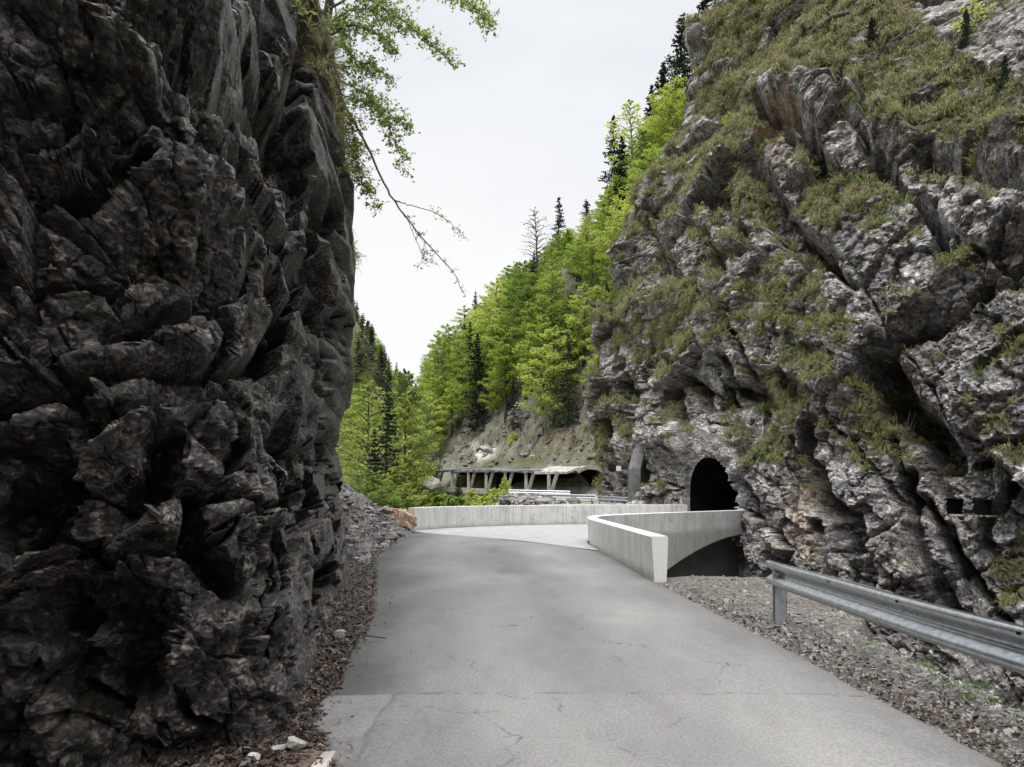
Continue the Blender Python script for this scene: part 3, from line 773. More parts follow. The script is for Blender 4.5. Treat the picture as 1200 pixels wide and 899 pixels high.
def build_road():
    ys = 1 / np.linspace(1 / 1.5, 1 / 31.8, 700); ys = np.concatenate([np.linspace(-4, 1.45, 12), ys])
    ts = np.linspace(0, 1, 300)
    Yg, Tg = np.meshgrid(ys, ts, indexing='ij')
    L = road_left(Yg); Rr = road_right(Yg) + .02
    pL = np.stack([Yg.ravel() * 0, Yg.ravel(), Tg.ravel() * 0], 1)
    jag = (.10 * fbm(pL, .5, 4, 301)).reshape(Yg.shape)
    X = (L + jag) * (1 - Tg) + (Rr + .05 * fbm(pL + 7, .4, 3, 303).reshape(Yg.shape)) * Tg
    x, y = X.ravel(), Yg.ravel(); t = Tg.ravel()
    p = np.stack([x, y, x * 0], 1)
    h = -.012 * np.clip(np.abs(t - .5) * 2, 0, 1) ** 4 * 2 + .006 * fbm(p, 1.5, 3, 305)
    h -= .03 * (1 - sm(0, .015, np.minimum(t, 1 - t)))
    # wear: pale wheel tracks, dark edge and dark left gutter, patch, joint
    lane = np.exp(-((t - .32) / .13) ** 2) + np.exp(-((t - .72) / .14) ** 2)
    wear = .40 + .20 * lane + .12 * fbm(p * np.array([1, .3, 1]), .7, 5, 307, .65)
    wear -= .25 * (1 - sm(0, .18, t + .05 * fbm(p, .8, 3, 309))) * (y > 6.1)
    wear -= .10 * (1 - sm(.0, .06, 1 - t))
    near = (y < 6.12 + .06 * fbm(p, .5, 5, 311, .6)); wear += near * .025
    patch = near & (y > 5.05 + .15 * fbm(p, .4, 2, 312)) & (x < -1.02 + .06 * fbm(p, .4, 3, 313))
    wear += patch * .10
    crack = np.zeros(len(x), np.float32)
    jy = 6.12 + .06 * fbm(p, .5, 5, 311, .6)
    crack = np.maximum(crack, np.clip(1 - np.abs(y - jy) / (.010 + .016 * np.clip(fbm(p, .3, 2, 315), 0, 1)), 0, 1) * np.clip(.6 + fbm(p, .35, 3, 317), 0, 1))
    px_ = np.abs(x + 1.0 - .06 * fbm(p, .4, 3, 313))
    crack = np.maximum(crack, np.clip(1 - px_ / (.03 + .03 * fbm(p, .2, 2, 318)), 0, 1) * ((y < 6.1) & (y > 4.6)) * .4)
    for pts, w in (([(-.9, 5.75), (.1, 5.6), (.9, 5.85), (1.6, 5.7)], .006), ([(1.2, 5.2), (1.35, 5.5), (1.1, 5.9)], .006), ([(-.6, 5.1), (.2, 5.0), (1.0, 4.9)], .004)):
        dd = segdist(x + .12 * fbm(p, .4, 4, 321), y + .12 * fbm(p, .4, 4, 323), pts)
        crack = np.maximum(crack, np.clip(1 - dd / (w * 2), 0, 1) * .6 * np.clip(.5 + 1.5 * fbm(p, .3, 2, 325), 0, 1))
    rc_ = np.random.default_rng(17)
    for _ in range(16):
        y0_ = rc_.uniform(4.4, 11); x0_ = rc_.uniform(-1.2, 2.4); an = rc_.uniform(0, 3.14); ln = rc_.uniform(.4, 1.6)
        pts = [(x0_, y0_), (x0_ + math.cos(an) * ln * .5, y0_ + math.sin(an) * ln * .5), (x0_ + math.cos(an + .5) * ln, y0_ + math.sin(an + .5) * ln)]
        sel = (np.abs(x - x0_) < 2.2) & (np.abs(y - y0_) < 2.2)
        ps_ = p[sel]; dd = segdist(x[sel] + .14 * fbm(ps_, .35, 4, 331), y[sel] + .14 * fbm(ps_, .35, 4, 333), pts)
        crack[sel] = np.maximum(crack[sel], np.clip(1 - dd / rc_.uniform(.008, .016), 0, 1) * .7 * np.clip(.4 + 1.6 * fbm(ps_, .3, 2, 335), 0, 1))
    wear += .10 * np.clip(fbm(p * np.array([1, .45, 1]), .9, 5, 337, .65), -.6, .6) * 1.6
    m = new_mesh('road', np.stack([x, y, h], 1), grid_faces(len(ys), len(ts)), M['asphalt'], {'wear': np.clip(wear, 0, 1), 'crack': crack}, smooth=True)
    tag(link('road', m), 'worn grey asphalt road curving to the bridge', 'road', kind='structure')
build_road()

# ------------------------------------------------------------------ bridge
def spline(pts, n):
    pts = np.asarray(pts, float); k = len(pts)
    pp = np.vstack([2 * pts[0] - pts[1], pts, 2 * pts[-1] - pts[-2]])
    out = []
    for t in np.linspace(0, k - 1 - 1e-6, n):
        i = int(t); f = t - i; a, b, c, d = pp[i:i + 4]
        out.append(.5 * ((2 * b) + (c - a) * f + (2 * a - 5 * b + 4 * c - d) * f * f + (3 * b - a - 3 * c + d) * f ** 3))
    return np.array(out)

bridge = thing('concrete_bridge', (4, 32, 0), 'pale curved concrete bridge leading into the cliff tunnel', 'bridge')
def B(v): return np.asarray(v, float) - np.array([4, 32, 0])

def wall(path, top, inner_b, outer_b, w_top, w_bot, side, name, end_a=True, end_b=True):
    """swept parapet: path is the road-side line of its top, side=+1 puts the thickness to the right of travel"""
    n = len(path); tan = np.gradient(path, axis=0); tan /= np.linalg.norm(tan, axis=1)[:, None]
    nr = np.stack([tan[:, 1], -tan[:, 0]], 1) * side
    s = np.concatenate([[0], np.cumsum(np.linalg.norm(np.diff(path, axis=0), axis=1))])
    c = .018
    prof = [(w_top - w_bot, inner_b, 0), (0, top - c, 0), (c, top, 0), (w_top - c, top, 1), (w_top, top - c, 2), (w_bot + .02, outer_b, 2)]
    mb = MB(); k = len(prof)
    for j in range(k - 1):
        (o0, z0, _), (o1, z1, _) = prof[j], prof[j + 1]
        z0 = np.broadcast_to(z0, (n,)); z1 = np.broadcast_to(z1, (n,))
        a = np.column_stack([path + nr * o0, z0]); b = np.column_stack([path + nr * o1, z1])
        q = [[i, i + 1, n + i + 1, n + i] for i in range(n - 1)]
        ua = np.column_stack([s, z0]); ub = np.column_stack([s, z1])
        if j in (1, 2, 3): ua = np.column_stack([s * 0 + .3, s * .1 + .2]); ub = ua + .02
        mb.add(B(np.vstack([a, b])), q=q, uv=np.vstack([ua, ub]))
    o = mb.build(name, M['concrete'], bridge, uv=True)
    caps = []
    for flag, i in ((end_a, 0), (end_b, n - 1)):
        if flag:
            ring = [np.append(path[i] + nr[i] * o_, np.broadcast_to(z_, (n,))[i]) for o_, z_, _ in prof]
            caps.append((ring, tan[i] * (-1 if i == 0 else 1)))
    for ring, dr in caps:
        ring = np.array(ring) + np.append(dr * .003, 0)
        mb2 = MB(); mb2.add(B(ring), t=[[0, j, j + 1] for j in range(1, len(ring) - 1)])
        mb2.build('end_face', M['terrazzo'], o)
    return o

pr = spline([(2.74, 14.25), (2.62, 18), (2.50, 21.8), (2.47, 23.4), (2.66, 25.2), (3.3, 26.8), (4.6, 28.3), (6.4, 29.9), (8.4, 31.7), (10.9, 33.9)], 150)
s_pr = np.concatenate([[0], np.cumsum(np.linalg.norm(np.diff(pr, axis=0), axis=1))])
sc0 = s_pr[np.argmin(np.abs(pr[:, 1] - 26.9))]
tt = np.clip((s_pr - sc0) / (s_pr[-1] - sc0), 0, 1)
ob = np.where(s_pr < sc0 - .8, -.6, -.22 - 3.1 * (1 - tt) ** 1.9)
wall(pr, np.interp(s_pr, [0, s_pr[-1]], [.82, .85]), -.35, ob, .33, .26, +1, 'parapet', True, False)
pl = spline([(-4.25, 31.6), (-2.7, 34.0), (.2, 36.4), (3.6, 37.8), (6.6, 38.3), (9.3, 38.5)], 90)
wall(pl, 1.0, -.35, -1.6, .35, .30, -1, 'parapet', True, False)
# soffit and deck
nsec = 60
a_ = pr[np.linspace(75, 149, nsec).astype(int)]; ab = ob[np.linspace(75, 149, nsec).astype(int)]
b_ = pl[np.linspace(20, 89, nsec).astype(int)]
q = [[i, i + 1, nsec + i + 1, nsec + i] for i in range(nsec - 1)]
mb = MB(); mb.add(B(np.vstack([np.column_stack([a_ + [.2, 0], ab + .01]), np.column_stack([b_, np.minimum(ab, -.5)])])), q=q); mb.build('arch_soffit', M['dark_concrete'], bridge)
mb = MB()
aw = np.array([(2.85, 14.6), (2.75, 20), (2.85, 25.4), (3.6, 28.0), (5.2, 29.7), (7.2, 31.3), (9.3, 33.1), (11.2, 34.7)])
mb.add(B(np.vstack([np.column_stack([aw, np.full(8, -8.)]), np.column_stack([aw, np.full(8, -.36)])])), q=[[i, i + 1, 9 + i, 8 + i] for i in range(7)])
mb.build('abutment', M['under_concrete'], bridge)
# deck: pale concrete surface from the slanting joint to the tunnel
jl = np.array([(-4.4, 31.2), (-2.9, 28.8), (0, 25.4), (2.46, 20.9)])
jn = spline(jl, 40)
right_edge = np.vstack([pr[np.argmin(np.abs(pr[:, 1] - 20.9)):], [(16, 35.8)]])
left_edge = np.vstack([pl, [(16, 40.2)]])
ndk = 120
def resample(a, n):
    s = np.concatenate([[0], np.cumsum(np.linalg.norm(np.diff(a, axis=0), axis=1))])
    return np.column_stack([np.interp(np.linspace(0, s[-1], n), s, a[:, k]) for k in (0, 1)])
re_, le_ = resample(right_edge, ndk), resample(left_edge, ndk)
nt_ = 40
ts = np.linspace(0, 1, nt_)
D = le_[:, None] * (1 - ts)[None, :, None] + re_[:, None] * ts[None, :, None]
D[0] = jn
bl = sm(0, 25, np.arange(ndk))[:, None, None]
D = D * bl + (jn[None] + (D - D[0:1]) * 1.0) * (1 - bl) if False else D
dz = np.full(D.shape[:2], .004)
dv = np.concatenate([D.reshape(-1, 2), dz.reshape(-1, 1)], 1)
mb = MB(); mb.add(B(dv), q=grid_faces(ndk, nt_)); mb.build('deck', M['deck'], bridge)

# ------------------------------------------------------------------ tunnel
tun = thing('road_tunnel', (10.5, 37.2, 0), 'dark arched road tunnel bored into the cliff at the bridge end', 'tunnel')
sec = [(-2.45, -.6), (-2.45, .5), (-2.45, 1.5)] + [(-2.45 * math.copysign(abs(math.cos(a)) ** .8, math.cos(a)), 1.5 + 2.05 * math.sin(a) ** .75) for a in np.linspace(.15, math.pi - .15, 16)] + [(2.45, 1.5), (2.45, .5), (2.45, -.6)]
sec = np.array(sec); ns = len(sec)
mb = MB(); rows = []
xs_ = [.55, 1.1, 1.8, 3, 6, 10, 16, 24]
for k, dx in enumerate(xs_):
    jit = .07 * rng.standard_normal((ns, 2)) * (k > 0)
    ss_ = sec + jit
    xy = TC + TB * ss_[:, :1] + TA * dx
    rows.append(np.column_stack([xy, ss_[:, 1]]))
v = np.vstack(rows) - np.array([10.5, 37.2, 0])
mb.add(v, q=[[r * ns + i, r * ns + i + 1, (r + 1) * ns + i + 1, (r + 1) * ns + i] for r in range(len(xs_) - 1) for i in range(ns - 1)],
       t=[[(len(xs_) - 1) * ns, (len(xs_) - 1) * ns + i, (len(xs_) - 1) * ns + i + 1] for i in range(1, ns - 1)])
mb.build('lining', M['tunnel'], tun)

# buttress of wet concrete left of the tunnel, and the small plate beside it
bt = MB()
c0 = P(748, 588, 49.0); 
prof = [(-.8, 0), (1.2, 0), (1.12, 3.0), (.3, 4.3), (-.8, 4.9)]      # outward, up
for sgn in (0,):
    ax = np.array([-.55, -.83, 0]); ay = np.array([.83, -.55, 0])
    base = np.array([8.7, 48.9, .2])
    v = []
    for w in (-.45, .45):
        for o_, z_ in prof: v.append(ax * o_ + ay * w + np.array([0, 0, z_]))
    bt.add(v, q=[[i, (i + 1) % 5, 5 + (i + 1) % 5, 5 + i] for i in range(5)], t=[[0, 2, 1], [0, 3, 2], [0, 4, 3], [5, 6, 7], [5, 7, 8], [5, 8, 9]])
tag(bt.build('concrete_buttress', M['grey_concrete'], None, bevel=.05, loc=base), 'dark wet concrete buttress with sloping top at the cliff foot', 'buttress')
sg = MB(); sg.box((0, 0, 0), (.34, .04, .34))
tag(sg.build('marker_plate', M['sign'], None, bevel=.005, loc=P(725, 549, 48.6)), 'small white square plate on the rock beside the dark buttress', 'plate')

# two square openings in the rock with a sill under them
for (x0, x1, y0, y1), Zs, lab in zip(OPEN, OPEN_Z, ('square dark opening cut into the right cliff, the one nearer the tunnel', 'square dark opening cut into the right cliff, the one nearer the picture edge')):
    mb = MB(); fr = [P(a_, b_, Zs + .12) for a_, b_ in ((x0 - 2, y0 - 2), (x1 + 2, y0 - 2), (x1 + 2, y1 + 2), (x0 - 2, y1 + 2))]
    O_ = fr[3]; bk = [f_ + np.array([.42, .62, 0]) for f_ in fr]
    mb.add(np.array(fr + bk) - O_, q=[[0, 1, 5, 4], [1, 2, 6, 5], [2, 3, 7, 6], [3, 0, 4, 7], [4, 5, 6, 7]])
    tag(mb.build('rock_opening', M['under_concrete'], loc=O_), lab, 'opening', 'square openings in the right cliff')
sl = MB(); sl.bar(P(1107, 603.6, OPEN_Z[0] - .12), P(1164, 605.2, OPEN_Z[1] - .12), .30, .05)
tag(sl.build('concrete_sill', M['old_concrete'], bevel=.01), 'thin pale sill under two square openings in the cliff', 'sill')

# ------------------------------------------------------------------ guard rail
def wbeam(path, top, h=.335, dep=.083, facing=-1):
    """W profile swept along path (x,y,z-top)"""
    prof = [(-.015, .018), (0, 0), (.30, 0), (.36, .0), (.0, 0)]
    pz = [0, .012, .05, .085, .125, .155, .185, .225, .26, .298, .31]
    po = [.05, .016, 0, .014, .085, .10, .085, .014, 0, .016, .05]
    path = np.asarray(path, float); n = len(path)
    tan = np.gradient(path[:, :2], axis=0); tan /= np.linalg.norm(tan, axis=1)[:, None]
    nr = np.stack([-tan[:, 1], tan[:, 0]], 1) * facing
    k = len(pz); v = []
    for off in (0, .004):
        for i in range(n):
            for j in range(k):
                v.append(np.append(path[i, :2] - nr[i] * (po[j] + off), path[i, 2] - pz[j] * h / .31))
    q = []
    for s_ in (0, 1):
        b = s_ * n * k
        for i in range(n - 1):
            for j in range(k - 1):
                f = [b + i * k + j, b + i * k + j + 1, b + (i + 1) * k + j + 1, b + (i + 1) * k + j]
                q.append(f if s_ else f[::-1])
    for i in range(n - 1):
        for j in (0, k - 1):
            q.append([i * k + j, (i + 1) * k + j, n * k + (i + 1) * k + j, n * k + i * k + j])
    return v, q
gr = thing('guard_rail', (3.5, 9.4, 0), 'galvanised steel guard rail on a single post at the right road edge', 'guard rail')
org = np.array([3.5, 9.4, 0])
ys = np.linspace(10.05, 2.2, 60)
path = np.column_stack([3.47 + .015 * np.sin(ys) + .05 * sm(9.3, 10.05, ys), ys, .755 + .05 * sm(7, 3, ys)])
v, q = wbeam(path, .75); mb = MB(); mb.add(np.array(v) - org, q=q)
beam = mb.build('beam', M['steel'], gr, smooth=True)
# rear strip seen above the first metres, and the bent end
mb = MB(); mb.bar(np.array([3.62, 10.0, .70]) - org, np.array([3.62, 6.9, .71]) - org, .012, .06); mb.build('tension_strip', M['dark_steel'], gr)
PY = .33
pm = MB(); pm.box((.10, PY - .02, .16), (.15, .006, .95)); pm.box((.10, PY + .08, .16), (.15, .006, .95)); pm.box((.172, PY + .03, .16), (.006, .106, .95)); pm.box((.03, PY - .006, .16), (.006, .022, .95)); pm.box((.03, PY + .066, .16), (.006, .022, .95))
pm.build('post', M['dark_steel'], gr)
sp = MB(); sp.box((.06, PY + .03, .59), (.06, .1, .26)); sp.build('spacer', M['dark_steel'], gr)
for yb, zb in ((9.42 + PY, .60), (9.3 + PY, .60)):
    t = MB(); t.tube([(-.03, 0, 0), (.03, 0, 0)], .016, 8); t.build('bolt', M['steel'], gr, loc=np.array([3.545, yb, zb]) - org)
for yb in (6.62, 6.5, 6.38):
    for dz_ in ((0,) if yb != 6.5 else (0,)):
        t = MB(); t.tube([(-.012, 0, 0), (.02, 0, 0)], .014, 8); t.build('bolt', M['sign'], gr, loc=np.array([3.553, yb, .618]) - org)
for yb in (8.0, 6.55, 4.95):
    t = MB(); t.box((0, 0, 0), (.006, .04, .02)); t.build('bolt_slot', M['tunnel'], gr, loc=np.array([3.472 + .015 * math.sin(yb), yb, .705 + .05 * float(sm(7, 3, np.array(yb)))]) - org)

# far guard rails on the terrace
def far_rail(a, b, label, nposts, name='guard_rail'):
    a = np.asarray(a, float); b = np.asarray(b, float)
    t = thing(name, a, label, 'guard rail', 'guard rails on the far terrace')
    pth = np.linspace(a, b, 6) - a
    v, q = wbeam(pth, 0); mb = MB(); mb.add(v, q=q); mb.build('beam', M['steel'], t, smooth=True)
    for f in np.linspace(.06, .94, nposts):
        mb = MB(); mb.box((a + (b - a) * f) - a + np.array([.04, .12, -.38]), (.1, .1, .8)); mb.build('post', M['dark_steel'], t)
far_rail(P(596, 573.8, 74), P(668, 575.4, 72), 'longest grey guard rail in front of the rock gallery', 4)
far_rail(P(632, 578.8, 63), P(697, 580, 60), 'grey guard rail along the far terrace, nearer than the longest one', 3)
far_rail(P(700, 580.8, 56), P(736, 582.6, 52), 'short low guard rail beside the dark buttress', 2)
pk = MB(); pk.box((0, 0, 0), (1.1, .5, .05)); pk.box((-.45, 0, -.09), (.1, .45, .12)); pk.box((.45, 0, -.09), (.1, .45, .12))
tag(pk.build('wooden_pallet', M['wood'], None, loc=P(687, 588, 53)), 'brown timber pallet lying just behind the far bridge parapet', 'pallet')

# ------------------------------------------------------------------ far terrain
hd = [30, 40, 46, 50, 53, 58, 63, 68.75, 75, 82.5, 90, 97.4, 110, 140, 170]
hz = [-5, -3.2, -1.0, .4, 1.2, 4.6, 9.5, 18, 29, 41, 49, 56, 67, 88, 105]
def far_h(x, y):
    d = .83 * x + .55 * y; s = -.55 * x + .83 * y
    h = np.interp(d, hd, hz)
    f = np.interp(s, [60, 80, 100, 118, 150, 190, 230], [1.35, 1.3, 1.1, 1, .72, .4, .3])
    h = np.where(h > 4.6, 4.6 + (h - 4.6) * f, h)
    # terrace along the cliff
    xe = np.interp(y, [42, 50, 60, 68, 78, 88, 95], [5, 3.2, .6, -1.2, -.6, 2.0, 4])
    k = sm(-.5, .35, x - xe) * sm(43, 46, y) * (1 - sm(88, 93, y))
    h = np.maximum(h, -5 + 0 * h) * (1 - k) + k * np.interp(y, [43, 55, 85], [.2, .75, 1.3])
    # far valley side on the left
    h2 = 24 + 1.9 * (-.139 * y - x) * np.interp(y, [140, 200, 330], [.55, .9, 1]) 
    h2 = np.where(h2 > 62, 62 + .4 * (h2 - 62), h2)
    h2 = (h2 + 8) * sm(150, 215, y) - 8
    return np.maximum(h, h2)
def build_hill():
    ys = np.concatenate([np.linspace(34, 140, 330, endpoint=False), np.linspace(140, 420, 150)])
    us = np.linspace(-.36, .42, 420)
    Yg, U = np.meshgrid(ys, us, indexing='ij')
    X = (U * Yg).ravel(); Y = Yg.ravel()
    H = far_h(X, Y)
    p = np.stack([X, Y, H], 1)
    d = .83 * X + .55 * Y
    a, ga = facet(p, 3.2, 401, 1, 1); b, gb = facet(p, 1.2, 403, 1, 1)
    slope = sm(57.5, 62, d) * (1 - sm(78, 84, d)) * (Y < 150)
    H2 = H + slope * (1.35 * a + .75 * b + .5 * fbm(p, 1.0, 3, 411)) + (.35 * fbm(p, 2.5, 4, 405)) * sm(40, 46, d) * (.25 + .75 * slope) + (Y > 150) * 3 * fbm(p, 25, 3, 407)
    px, py = proj(np.stack([X, Y, H2], 1))
    gz = softpoly(px + 8 * a, py + 5 * b, [(500, 552), (512, 520), (560, 530), (640, 530), (690, 520), (680, 545), (600, 552)], 10)
    gz = np.maximum(gz, .8 * sm(66, 72, d)); gz = np.maximum(gz, sm(55, 50, d))
    gz = np.maximum(gz, .58); gz = np.where(Y > 140, 2.5, gz)
    lt = softpoly(px + 4 * a, py + 3 * b, [(556, 520), (585, 526), (578, 536), (556, 540)], 4) * np.clip(.5 + .8 * a + .5 * b, 0, .8)
    ter = ((H2 < 2.2) & (Y > 43) & (d < 58) & (X > -3)).astype(np.float32)
    rust = softpoly(px + 6 * a, py, [(575, 505), (690, 500), (690, 530), (620, 528)], 10) * .35
    m = new_mesh('hills', np.stack([X, Y, H2], 1), grid_faces(len(ys), len(us)), M['hill'], {'grass': gz * (1 - ter), 'light': np.maximum(lt, .25 * ter), 'rust': rust}, smooth=True)
    tag(link('hills', m), 'steep valley sides beyond the bridge', 'hills', kind='structure')
build_hill()

def build_base():
    # ground reaching the horizon, far below everything seen
    n = 40; xs = np.linspace(-1500, 1500, n)
    X, Y = [a.ravel() for a in np.meshgrid(xs, xs, indexing='ij')]
    Z = np.full(len(X), -9.0)
    tag(link('terrain', new_mesh('terrain', np.stack([X, Y, Z], 1), grid_faces(n, n), M['hill'], {'grass': Z * 0 + 1, 'light': Z * 0, 'rust': Z * 0})), 'valley floor', 'terrain', kind='structure')
build_base()

# ------------------------------------------------------------------ rock gallery
ga_l = np.array([-12.9, 115.0]); ga_r = np.array([5.6, 87.0])
gal = thing('rock_gallery', (0, 98, 1.2), 'old concrete rockfall gallery with slanted pillars below the rocky slope', 'gallery')
GO = np.array([0, 98, 1.2])
gd = (ga_l - ga_r); gl = np.linalg.norm(gd); gd /= gl; gn = np.array([.83, .55])
def gp(s, o, z):      # s metres from the right end, o towards the hill
    xy = ga_r + gd * s + gn * o
    return np.array([xy[0], xy[1], z]) - GO
rz = lambda s: 4.2 + .9 * s / gl
mb = MB()
for s0, s1 in zip(np.linspace(3.5, gl, 26)[:-1], np.linspace(3.5, gl, 26)[1:]):
    a, b = gp(s0, -.3, rz(s0)), gp(s1 - .02, -.3, rz(s1)); 
    c, d = gp(s1 - .02, 6, rz(s1) + .5), gp(s0, 6, rz(s0) + .5)
    lo = np.array([0, 0, -.28])
    mb.add([a, b, c, d, a + lo, b + lo, c + lo, d + lo], q=[[0, 1, 2, 3], [7, 6, 5, 4], [0, 4, 5, 1], [1, 5, 6, 2], [2, 6, 7, 3], [3, 7, 4, 0]])
rv = np.concatenate(mb.v); mb.v = [v_ + rng.uniform(-.09, .09, v_.shape) for v_ in mb.v]; mb.build('roof', M['grey_concrete'], gal)
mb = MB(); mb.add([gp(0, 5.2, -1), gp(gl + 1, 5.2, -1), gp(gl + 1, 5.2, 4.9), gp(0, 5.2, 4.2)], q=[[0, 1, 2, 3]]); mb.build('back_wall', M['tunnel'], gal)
mb = MB(); mb.bar(gp(2.5, -.15, 1.35), gp(gl, -.15, 2.2), .3, .7); mb.build('low_wall', M['old_concrete'], gal)
nb = 7
bay = gl / (nb - .25)
for i in range(nb):
    s0 = .9 + i * bay * .985; zb = 1.0 + .7 * s0 / gl; zt = rz(s0) - .2
    mb = MB(); mb.bar(gp(s0 + 1.1, 0, zb), gp(s0 + 1.15, .05, zt), .48, .4, up=(1, 0, 0)); mb.build('pillar', M['old_concrete'], gal, bevel=.03)
    mb = MB(); mb.bar(gp(s0 + .75, -.1, zb), gp(s0 - .55, .15, zt + .1), .42, .4, up=(1, 0, 0)); mb.build('pillar', M['old_concrete'], gal, bevel=.03)
# arched end portal: broken slab over a dark vault, facing the near end
na = 14
def vault(s0, s1, cen, ri, hi, ro, ho, zb, name, mat, a0=math.pi):
    ang = np.linspace(a0, 0, na); ring = []
    for s in (s0, s1):
        for w_, h_ in ((ri, hi), (ro, ho)):
            for a in ang: ring.append(gp(s, cen + math.cos(a) * w_, zb + math.sin(a) * h_))
    idx = lambda k, r_, i: k * 2 * na + r_ * na + i
    q = []
    for i in range(na - 1):
        q += [[idx(0, 0, i), idx(0, 0, i + 1), idx(0, 1, i + 1), idx(0, 1, i)], [idx(0, 1, i), idx(0, 1, i + 1), idx(1, 1, i + 1), idx(1, 1, i)],
              [idx(0, 0, i), idx(1, 0, i), idx(1, 0, i + 1), idx(0, 0, i + 1)], [idx(1, 0, i), idx(1, 1, i), idx(1, 1, i + 1), idx(1, 0, i + 1)]]
    mb = MB(); mb.add(ring, q=q); mb.build(name, mat, gal)
vault(-1.5, -.4, 3.9, 3.2, 2.5, 3.7, 2.95, 1.9, 'portal_vault', M['old_concrete'], math.pi * .72)
vault(-1.2, 14, 3.9, 3.1, 2.4, 3.19, 2.49, 1.9, 'shade_lining', M['tunnel'], math.pi * .80)  # added near-black shell, gives the vault its darkness by colour
mb = MB(); mb.add([gp(-1.45, .2, 4.05), gp(-1.4, 2.2, 4.7), gp(4.2, 2.0, 4.9), gp(4.4, -.5, 4.15), gp(-1.45, .2, 3.8), gp(-1.4, 2.2, 4.4), gp(4.2, 2.0, 4.6), gp(4.4, -.5, 3.85)], q=[[0, 1, 2, 3], [7, 6, 5, 4], [0, 4, 5, 1], [1, 5, 6, 2], [2, 6, 7, 3], [3, 7, 4, 0]])
mb.build('broken_slab', M['old_concrete'], gal)
mb = MB(); mb.add([gp(14, -.1, -.5), gp(14, 7.5, -.5), gp(14, 7.5, 4.6), gp(14, -.1, 4.1)], q=[[0, 1, 2, 3]]); mb.build('shade_backing', M['tunnel'], gal)  # added black sheet closing the vault to keep its inside dark
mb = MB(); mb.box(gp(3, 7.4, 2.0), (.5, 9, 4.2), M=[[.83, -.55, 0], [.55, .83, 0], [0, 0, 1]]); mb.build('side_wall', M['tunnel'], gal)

# ------------------------------------------------------------------ stones
def ico(sub=1):
    import bmesh
    bm = bmesh.new(); bmesh.ops.create_icosphere(bm, subdivisions=sub, radius=1)
    v = np.array([x.co[:] for x in bm.verts]); f = np.array([[w.index for w in x.verts] for x in bm.faces]); bm.free()
    return v, f
def rock_mesh(name, size, seed, mat, sub=4, cuts=15):
    v, f = ico(sub); r = np.random.default_rng(seed)
    for _ in range(cuts):                       # flat broken faces
        n = r.standard_normal(3); n /= np.linalg.norm(n); d0 = r.uniform(.5, .85)
        k = v @ n - d0; v = v - np.where(k > 0, k, 0)[:, None] * n
    v = v * np.array(size)
    v = v + .13 * min(size) * fbm(v + seed, min(size) * .45, 5, seed, .65)[:, None] * v / (np.linalg.norm(v, axis=1)[:, None] + 1e-6)
    return new_mesh(name, v, f, mat)
def stone(loc, size, seed, mat, label, rot=(0, 0, 0), cat='stone', name='stone', group=None):
    o = link(name, rock_mesh(name, size, seed, M[mat]), loc=loc); o.rotation_euler = rot
    return tag(o, label, cat, group)
def gz(px, py, z=0.0):
    Z = F * (CH - z) / (py - HY); return P(px, py, Z)
stone(P(470, 607, 31.0) + [0, 0, .0], (.80, .6, .50), 3, 'brown_stone', 'large brown boulder beside the left end of the bridge parapet', (0.1, .15, .3), 'boulder', 'boulder')
stone(gz(345, 873, .08) , (.085, .06, .055), 5, 'pale_stone', 'pale cream stone in the dead leaves behind the drain grate', (0, .2, .5))
stone(gz(324, 878, .06), (.085, .04, .035), 8, 'stone', 'flat grey stone left of the pale cream stone by the drain', (0, 0, .7))
stone(gz(342, 815, .08), (.12, .05, .02), 12, 'stone', 'flat slate grey stone lying on the dead leaves near the rock wall', (0, .1, .4))
stone(gz(298, 889, .1), (.05, .04, .04), 14, 'stone', 'small round grey stone left of the drain grate', (0, 0, 0))
stone(gz(400, 744, .06), (.14, .07, .06), 17, 'stone', 'grey stone at the edge of the leaf strip beside a dry stick', (0, .1, 1))
stone(gz(985, 722, -.02), (.14, .08, .09), 21, 'stone', 'dark pointed stone on the gravel shoulder below the guard rail', (.3, .2, .4))
stone(gz(1143, 858, 0), (.055, .035, .03), 23, 'pale_stone', 'pale stone in the right verge near the road edge', (0, .1, .4))
stone(gz(1094, 813, 0), (.05, .03, .03), 29, 'pale_stone', 'small pale stone in the brown leaves of the right verge', (0, .1, .9))
stone(P(452, 598, 29.5), (.42, .3, .2), 31, 'stone', 'grey slab of rock on the scree left of the brown boulder', (.1, .2, .2), 'rock', 'rock')
stone(P(430, 622, 25.5), (.35, .25, .22), 37, 'stone', 'grey rock at the foot of the scree under the rock wall', (0, .3, .2), 'rock', 'rock')
stone(P(571, 527, 106), (1.3, .8, .5), 46, 'stone', 'white rock outcrop on the slope above the gallery', (.2, .3, .2), 'rock', 'rock')
stone(P(504, 569, 101), (1.7, 1.2, 1.3), 43, 'stone', 'grey rock outcrop at the left end of the gallery', (.2, .2, .2), 'rock', 'rock')
stone(P(815, 44, 55), (.75, .7, 1.0), 47, 'dark_stone', 'dark overhanging block on the skyline of the right cliff', (.2, .1, .2), 'rock', 'rock')
csl = MB(); csl.box((0, 0, 0), (1.0, .6, .1)); tag(csl.build('concrete_slab', M['old_concrete'], bevel=.02, loc=P(884, 688, 14.0)), 'flat concrete slab at the edge of the gravel shoulder', 'slab')

